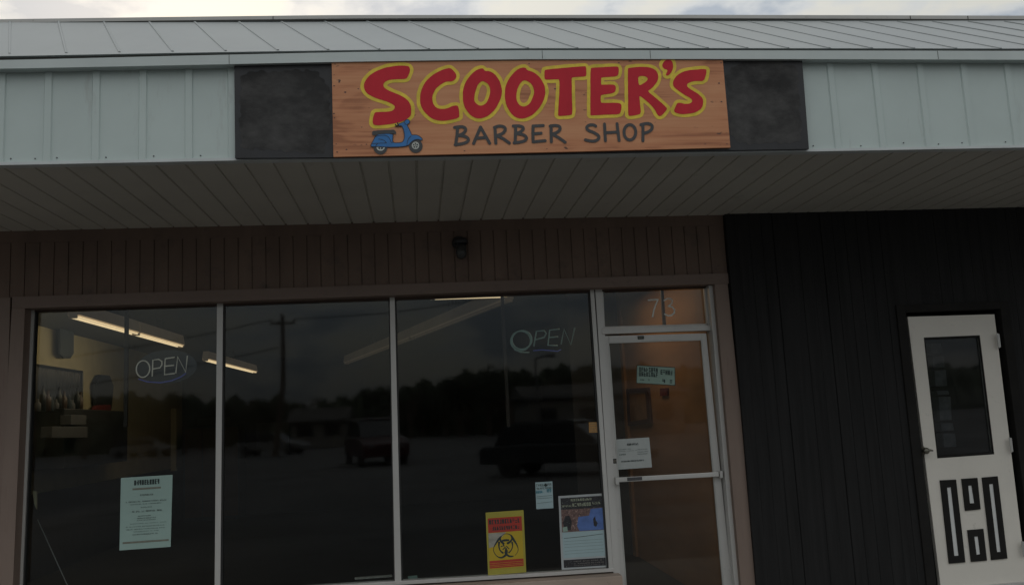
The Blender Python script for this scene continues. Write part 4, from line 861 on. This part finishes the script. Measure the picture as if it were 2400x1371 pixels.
paint('scooter_body', 'blue', sg, YSG-.0054, off=-K(8), res=.0012, polys=[body])
paint('scooter_seat', 'ink', sg, YSG-.0060, res=.0012, polys=[chaikin(xz(c5, [(400,500),(440,468),(1000,436),(1060,446),(1105,510),(1102,562),(1068,578),(1030,548),(760,553),(560,575),(480,605),(440,600),(400,582)]), 1)])
ln = [[(1535,620),(1460,700),(1425,800),(1420,900)], [(500,648),(560,615),(680,600),(800,600),(890,660),(940,760),(970,828)], [(590,710),(700,728),(780,770),(822,825)], [(400,845),(600,835),(822,825)], [(560,850),(510,905)], [(1400,290),(1350,250),(1340,205)], [(1015,560),(1003,820)]]
bm = BM()
for p_ in ln: bm = BM(); paint('', '', None, YSG-.0062, res=.0012, strokes=[(chaikin(xz(c5, p_), 2, False), K(8), False)], bm=bm); part('scooter_line', bm, 'blueline', sg)
bm = BM()
for p_ in ([(1100,338),(1240,325)], [(1150,245),(1155,330)], [(1085,290),(1105,335)]): paint('', '', None, YSG-.0064, res=.0012, strokes=[(xz(c5, p_), K(18), False)], bm=bm)
part('scooter_handlebar', bm, 'blueline', sg)
# nail heads and dings on the boards
bm = BM()
for px, py in ((785,151),(783,176),(783,202),(783,267),(784,277),(788,338),(790,357),(809,217),(840,209),(795,193),(812,351),(1282,349),(1685,196),(1691,239),(1301,209),(859,339),(1089,354),(1690,148),(1704,338),(1240,150),(1450,148)):
    q = P(px, py, Y=YSG); a = random.uniform(.003,.006); n_ = 7; ph = random.random()*6
    vsx = [bm.verts.new((q[0]+a*random.uniform(.7,1.5)*math.cos(2*math.pi*k/n_+ph), YSG-.0012, q[2]+a*.7*random.uniform(.6,1.1)*math.sin(2*math.pi*k/n_+ph))) for k in range(n_)]; bm.faces.new(vsx)
part('nail_holes', bm, 'blueline', sg)
# screws on fascia
bm = BM()
xs_ = [(25,372),(82,372),(133,370),(248,369),(360,366),(470,365),(537,309),(2018,342),(2070,336),(2118,335),(2200,338),(2255,335),(2357,333),(1906,342)]
for px, py in xs_: q = P(px, py, Y=Y0-.003); lathe(bm, (q[0], Y0-.005, q[2]), [(.002,0),(.004,.0015),(.004,.006)], 8, 'y')
part('fascia_screw', bm, 'boxgrey', bld)

# ------------------------------------------------------------------ porch lamp under the soffit on the brown siding
q = P(1080, 574, Y=DW-.08)
t = thing('porch_lamp', 'small black lantern with a glass jar on the brown siding', 'wall lamp', (q[0], DW, q[2]))
bm = BM(); lathe(bm, (q[0]-.01, DW-.02, q[2]+.03), [(.05,0),(.055,.01),(.055,.02)], 20, 'y'); part('wall_plate', bm, 'lampblack', t)
bm = BM(); tube(bm, [(q[0]-.01, DW-.02, q[2]+.035), (q[0]-.005, DW-.07, q[2]+.055), (q[0], DW-.1, q[2]+.05)], .014, 8); part('lamp_arm', bm, 'lampblack', t)
bm = BM(); lathe(bm, (q[0], DW-.1, q[2]+.005), [(.052,0),(.056,.02),(.045,.04),(.02,.05)], 20); part('lamp_cap', bm, 'lampblack', t)
bm = BM(); lathe(bm, (q[0], DW-.1, q[2]-.115), [(.012,0),(.034,.012),(.042,.04),(.042,.12)], 20); part('glass_jar', bm, 'lampglass', t, smooth=True)

# ================================================================== what stands across the car park (seen in the window glass)
def mir(px, py, Yr): p = P(px, py, Y=2*DG-Yr); return np.array([p[0], Yr, p[2]])
# utility pole and wires
Yp = -42; tp_ = mir(662,738,Yp); X0p = mir(648,930,Yp)[0]-.1
t = thing('utility_pole', 'wooden utility pole with one crossarm, mirrored in the middle pane', 'utility pole', (X0p, Yp, 0))
H = tp_[2]
bm = BM(); tube(bm, [(X0p,Yp,0),(tp_[0],Yp,H*.5),(tp_[0],Yp,H)], [.19,.16,.12], 10); part('pole_shaft', bm, 'wood', t)
bm = BM(); box(bm, tp_[0]-.75, tp_[0]+.75, Yp-.05, Yp+.05, H-.62, H-.48); part('crossarm', bm, 'wood', t)
bm = BM()
for dx in (-.68,-.25,.68): lathe(bm, (tp_[0]+dx, Yp, H-.48), [(.04,0),(.06,.06),(.05,.14),(.02,.18)], 8)
part('insulator', bm, 'boxgrey', t)
for dx, dz, lb in ((-.68,-.3,'upper overhead wire running left from the pole'), (-.25,-2.0,'lower sagging overhead wire running left from the pole')):
    a = np.array([tp_[0]+dx, Yp, H+dz]); b = a+np.array([-45, 6, -1.0]); pts = [a+(b-a)*k/20+np.array([0,0,-2.2*(1-(2*k/20-1)**2)]) for k in range(21)]
    bm = BM(); tube(bm, pts, .035, 5); tag(obj('overhead_wire', bm, 'lampblack'), lb, 'wire', 'overhead wires')
a = np.array([tp_[0]+.68, Yp, H-.3]); b = a+np.array([30,8,4]); bm = BM(); tube(bm, [a+(b-a)*k/12+np.array([0,0,-1.2*(1-(2*k/12-1)**2)]) for k in range(13)], .035, 5); tag(obj('overhead_wire', bm, 'lampblack'), 'overhead wire running right from the pole', 'wire', 'overhead wires')
# hills and ground rise
def hill(cx, cy, rx, ry_, h, label):
    bm = BM(); rings = []
    for i in range(9):
        f = i/8; r = 1-f; z = h*(1-math.cos(math.pi*f))/2-.3
        rings.append([bm.verts.new((cx+rx*r*math.cos(a)*(1+.08*math.sin(3*a+i)), cy+ry_*r*math.sin(a), z+.5*math.sin(5*a+i)*f*(1-f)*4)) for a in [2*math.pi*k/40 for k in range(40)]] if i < 8 else [bm.verts.new((cx, cy, z))])
    for A, B in zip(rings, rings[1:]):
        for k in range(40):
            if len(B) == 1: bm.faces.new((A[k], A[(k+1)%40], B[0]))
            else: bm.faces.new((A[k], A[(k+1)%40], B[(k+1)%40], B[k]))
    tag(obj('hill', bm, 'grass', smooth=True), label, None, kind='structure')
cr_ = [mir(px, py, -88) for px, py in ((-300,925),(100,930),(380,928),(520,938),(640,935),(740,950),(775,945),(830,918),(915,915),(980,900),(1060,885),(1150,868),(1230,872),(1330,862),(1450,858),(1700,870),(2300,860))]
bm = BM(); cols = []; NN = 1100
for i in range(NN+1):
    x = cr_[0][0]+(cr_[-1][0]-cr_[0][0])*i/NN; h = float(np.interp(x, [p[0] for p in cr_], [p[2] for p in cr_]))+.30*math.sin(i*.31)+.28*math.sin(i*.137+1)+.16*math.sin(i*.9)+random.uniform(-.13,.13)
    col_ = []
    for j, (yy, f) in enumerate(((-84,-.05),(-85,.35),(-86.5,.72),(-88,1),(-98,.95),(-115,-.05))): col_.append(bm.verts.new((x*(1+(-yy-88)/140)+random.uniform(-.3,.3), yy+random.uniform(-.5,.5), h*f)))
    cols.append(col_)
for A, B in zip(cols, cols[1:]):
    for j in range(5): bm.faces.new((A[j], A[j+1], B[j+1], B[j]))
tag(obj('wooded_ridge', bm, 'leaf'), 'dense dark wood closing off the far side of the car park', None, kind='structure')
# trees
def tree_parts(seed, leafy, h):
    R_ = random.Random(seed); tb = BM(); cb = BM()
    tube(tb, [(0,0,-.5),(.1,0,h*.2),(.05,.1,h*.45)], [h*.03,h*.024,h*.018], 8)
    def branch(p, d, L, r, dep):
        q = p+d*L; tube(tb, [p, p+d*L*.5+Vector((R_.uniform(-.1,.1),R_.uniform(-.1,.1),.05))*L*.3, q], [r, r*.8, r*.55], 5)
        if dep == 0:
            if leafy:
                for _ in range(26):
                    c_ = q+Vector((R_.gauss(0,1),R_.gauss(0,1),R_.gauss(0,.8)))*h*.06; s_ = h*.013*R_.uniform(.6,1.5); n_ = Vector((R_.gauss(0,1),R_.gauss(0,1),R_.gauss(0,1))).normalized(); u = n_.orthogonal().normalized()*s_; v = n_.cross(u)
                    cb.faces.new([cb.verts.new(c_+u), cb.verts.new(c_+v), cb.verts.new(c_-u), cb.verts.new(c_-v)])
            return
        for _ in range(3 if dep > 1 else 4):
            nd = (d+Vector((R_.uniform(-.8,.8),R_.uniform(-.8,.8),R_.uniform(-.1,.6)))).normalized(); branch(q, nd, L*R_.uniform(.6,.8), r*.5, dep-1)
    for k in range(5):
        a = k*1.26+R_.random(); branch(Vector((0,0,h*(.2+.06*k))), Vector((math.cos(a)*.8,math.sin(a)*.8,R_.uniform(.5,1.1))).normalized(), h*.22, h*.011, 2 if leafy else 3)
    return tb, cb
protos = []
def make_tree(seed, leafy):
    tb, cb = tree_parts(seed, leafy, 8.0); t = bpy.data.objects.new('broadleaf_tree' if leafy else 'bare_tree', None); COL.objects.link(t)
    a = obj('trunk', tb, 'bark'); a.parent = t
    if leafy: b = obj('crown', cb, 'leaf'); b.parent = t
    else: cb.free()
    return t
pa, pb_, pc = make_tree(3, True), make_tree(11, True), make_tree(5, False)
used = set()
TR = [(560,905,-70,pc),(690,905,-75,pc),(520,925,-62,pa),(610,940,-80,pb_),(930,878,-85,pa),(985,884,-80,pb_),(1042,868,-78,pa),(1100,862,-80,pb_),(1140,842,-70,pa),(1190,836,-66,pb_),(1255,848,-70,pc),(1310,842,-72,pa),(1370,838,-75,pb_),(1440,846,-70,pa),(430,900,-60,pb_),(340,910,-66,pa),(870,925,-95,pb_),(760,945,-100,pa),(270,918,-72,pb_),(385,922,-76,pc),(470,915,-74,pa),(590,926,-70,pb_),(655,922,-78,pc),(720,936,-74,pa),(200,905,-66,pa),(895,908,-80,pb_),(960,892,-74,pc),(1075,872,-72,pb_),(1165,850,-76,pa),(1220,846,-80,pa),(1285,850,-74,pb_),(1345,845,-78,pa),(1405,842,-72,pb_),(820,930,-105,pc)]
WHERE = 'ABCDEFGHIJKLMNOPQRSTUVW'
for i, (px, py, Yr, pr) in enumerate(TR):
    top = mir(px, py, Yr)
    if pr.name not in used: o = pr; used.add(pr.name)
    else:
        o = pr.copy(); COL.objects.link(o)
        for ch in pr.children: c_ = ch.copy(); COL.objects.link(c_); c_.parent = o
    s_ = max(.5, (top[2]+.3)/8.6); o.location = (top[0], Yr, -.1); o.scale = (s_*1.25, s_*1.25, s_); o.rotation_euler = (0,0,i*1.3)
    tag(o, ('leafless grey tree' if pr is pc else 'dark leafy tree')+' in the row across the car park', 'tree', 'trees across the car park')
# buildings opposite
def shed(x0, x1, y0, y1, h, label, nwin):
    t = thing('low_building', label, 'building', ((x0+x1)/2, (y0+y1)/2, 0))
    bm = BM(); box(bm, x0, x1, y0, y1, -.1, h); wl = part('wall', bm, 'wallpale', t)
    bm = BM(); ym = (y0+y1)/2; prism(bm, [(x0-.4,y0-.5,h+.01),(x0-.4,y1+.5,h+.01),(x0-.4,ym,h+1.0)], (x1-x0+.8,0,0)); part('roof', bm, 'roofdark', t)
    bm = BM(); box(bm, x0-.42, x1+.42, y1+.501, y1+.56, h-.08, h+.12); part('gutter', bm, 'carwhite', t)
    for k in range(nwin):
        xc = x0+(k+.5)*(x1-x0)/nwin; bm = BM(); box(bm, xc-.6, xc+.6, y1+.002, y1+.05, 1.0, 2.1); part('window', bm, 'carglass', t)
a = mir(1240,985,-48)[0]; shed(a, a+11, -58, -48, 2.9, 'low pale building opposite the right pane', 4)
a = mir(685,1010,-58)[0]; shed(a, a+4, -64, -58, 2.2, 'small white shed opposite the middle pane', 2)
# lamp post
q = mir(1253,842,-30); t = thing('street_lamp', 'thin grey street lamp across the car park', 'street lamp', (q[0], -30, 0))
bm = BM(); tube(bm, [(q[0],-30,0),(q[0],-30,q[2])], [.07,.05], 8); part('lamp_pole', bm, 'boxgrey', t)
bm = BM(); tube(bm, [(q[0],-30,q[2]),(q[0]+.5,-30,q[2]+.15),(q[0]+1,-30,q[2]+.15)], [.05,.05,.12], 8); part('lamp_head', bm, 'boxgrey', t)
# cars
def car(x, y, rz_, paintm, label, tall_=0):
    t = bpy.data.objects.new('parked_car', None); COL.objects.link(t); tag(t, label, 'car', 'cars in the car park')
    L = 4.6 if not tall_ else 5.2; H1 = .85+.25*tall_; H2 = 1.45+.4*tall_
    pr = [(-L/2,.35),(-L/2,H1-.1),(-L/2+.1,H1),(-L*.28,H1+.04),(L*.22,H1+.04),(L/2-.3,H1-.12),(L/2,H1-.25),(L/2,.35)]
    bm = BM(); prism(bm, [(u,-.9,v) for u, v in pr], (0,1.8,0)); b = obj('body', bm, paintm, t, bevel=.06)
    cp = [(-L*.42,H1+.02),(-L*.34,H2-.05),(-L*.25,H2),(L*.05,H2),(L*.1,H2-.05),(L*.25,H1+.02)]
    bm = BM(); prism(bm, [(u,-.78,v) for u, v in cp], (0,1.56,0)); c_ = obj('cabin', bm, 'carglass', t, bevel=.05)
    bm = BM(); prism(bm, [(-L*.35,-.74,H2-.02),(-L*.25,-.74,H2+.03),(L*.05,-.74,H2+.03),(L*.11,-.74,H2-.02)], (0,1.48,0)); obj('car_roof', bm, paintm, t)
    for u in (-L*.31, L*.31):
        for v in (-.93, .73):
            bm = BM(); lathe(bm, (u, v, .33), [(.2,0),(.33,.01),(.33,.19),(.2,.2)], 20, 'y'); wh = obj('wheel', bm, 'rubber', t); bm = BM(); lathe(bm, (u, v-.012 if v < 0 else v+.2, .33), [(.18,0),(.2,.006),(.18,.012)], 14, 'y'); obj('rim', bm, 'lampblack', wh)
    for v in (-.7,.5): bm = BM(); box(bm, L/2-.06, L/2+.02, v, v+.22, H1-.42, H1-.28); obj('headlight', bm, 'boxgrey', t)
    for v in (-.8,.62): bm = BM(); box(bm, -L/2-.02, -L/2+.04, v, v+.18, H1-.3, H1-.12); obj('tail_light', bm, 'carred', t)
    t.location = (x, y, 0); t.rotation_euler = (0,0,rz_); return t
def gpos(px, py): p = P(px, py, Z=0); return p[0], 2*DG-p[1]
x_, y_ = gpos(335,1072); car(x_, y_, .35, 'carwhite', 'white car parked at the left of the car park')
x_, y_ = gpos(640,1066); car(x_, y_, .2, 'carwhite', 'white car in the middle of the car park')
x_, y_ = gpos(880,1088); car(x_, y_, 1.35, 'carred', 'dark red car right of the middle of the car park', 1)
x_, y_ = gpos(1310,1112); car(x_+.3, y_, .5, 'cardark', 'dark car parked nearest to the shop')
bpy.context.view_layer.update()
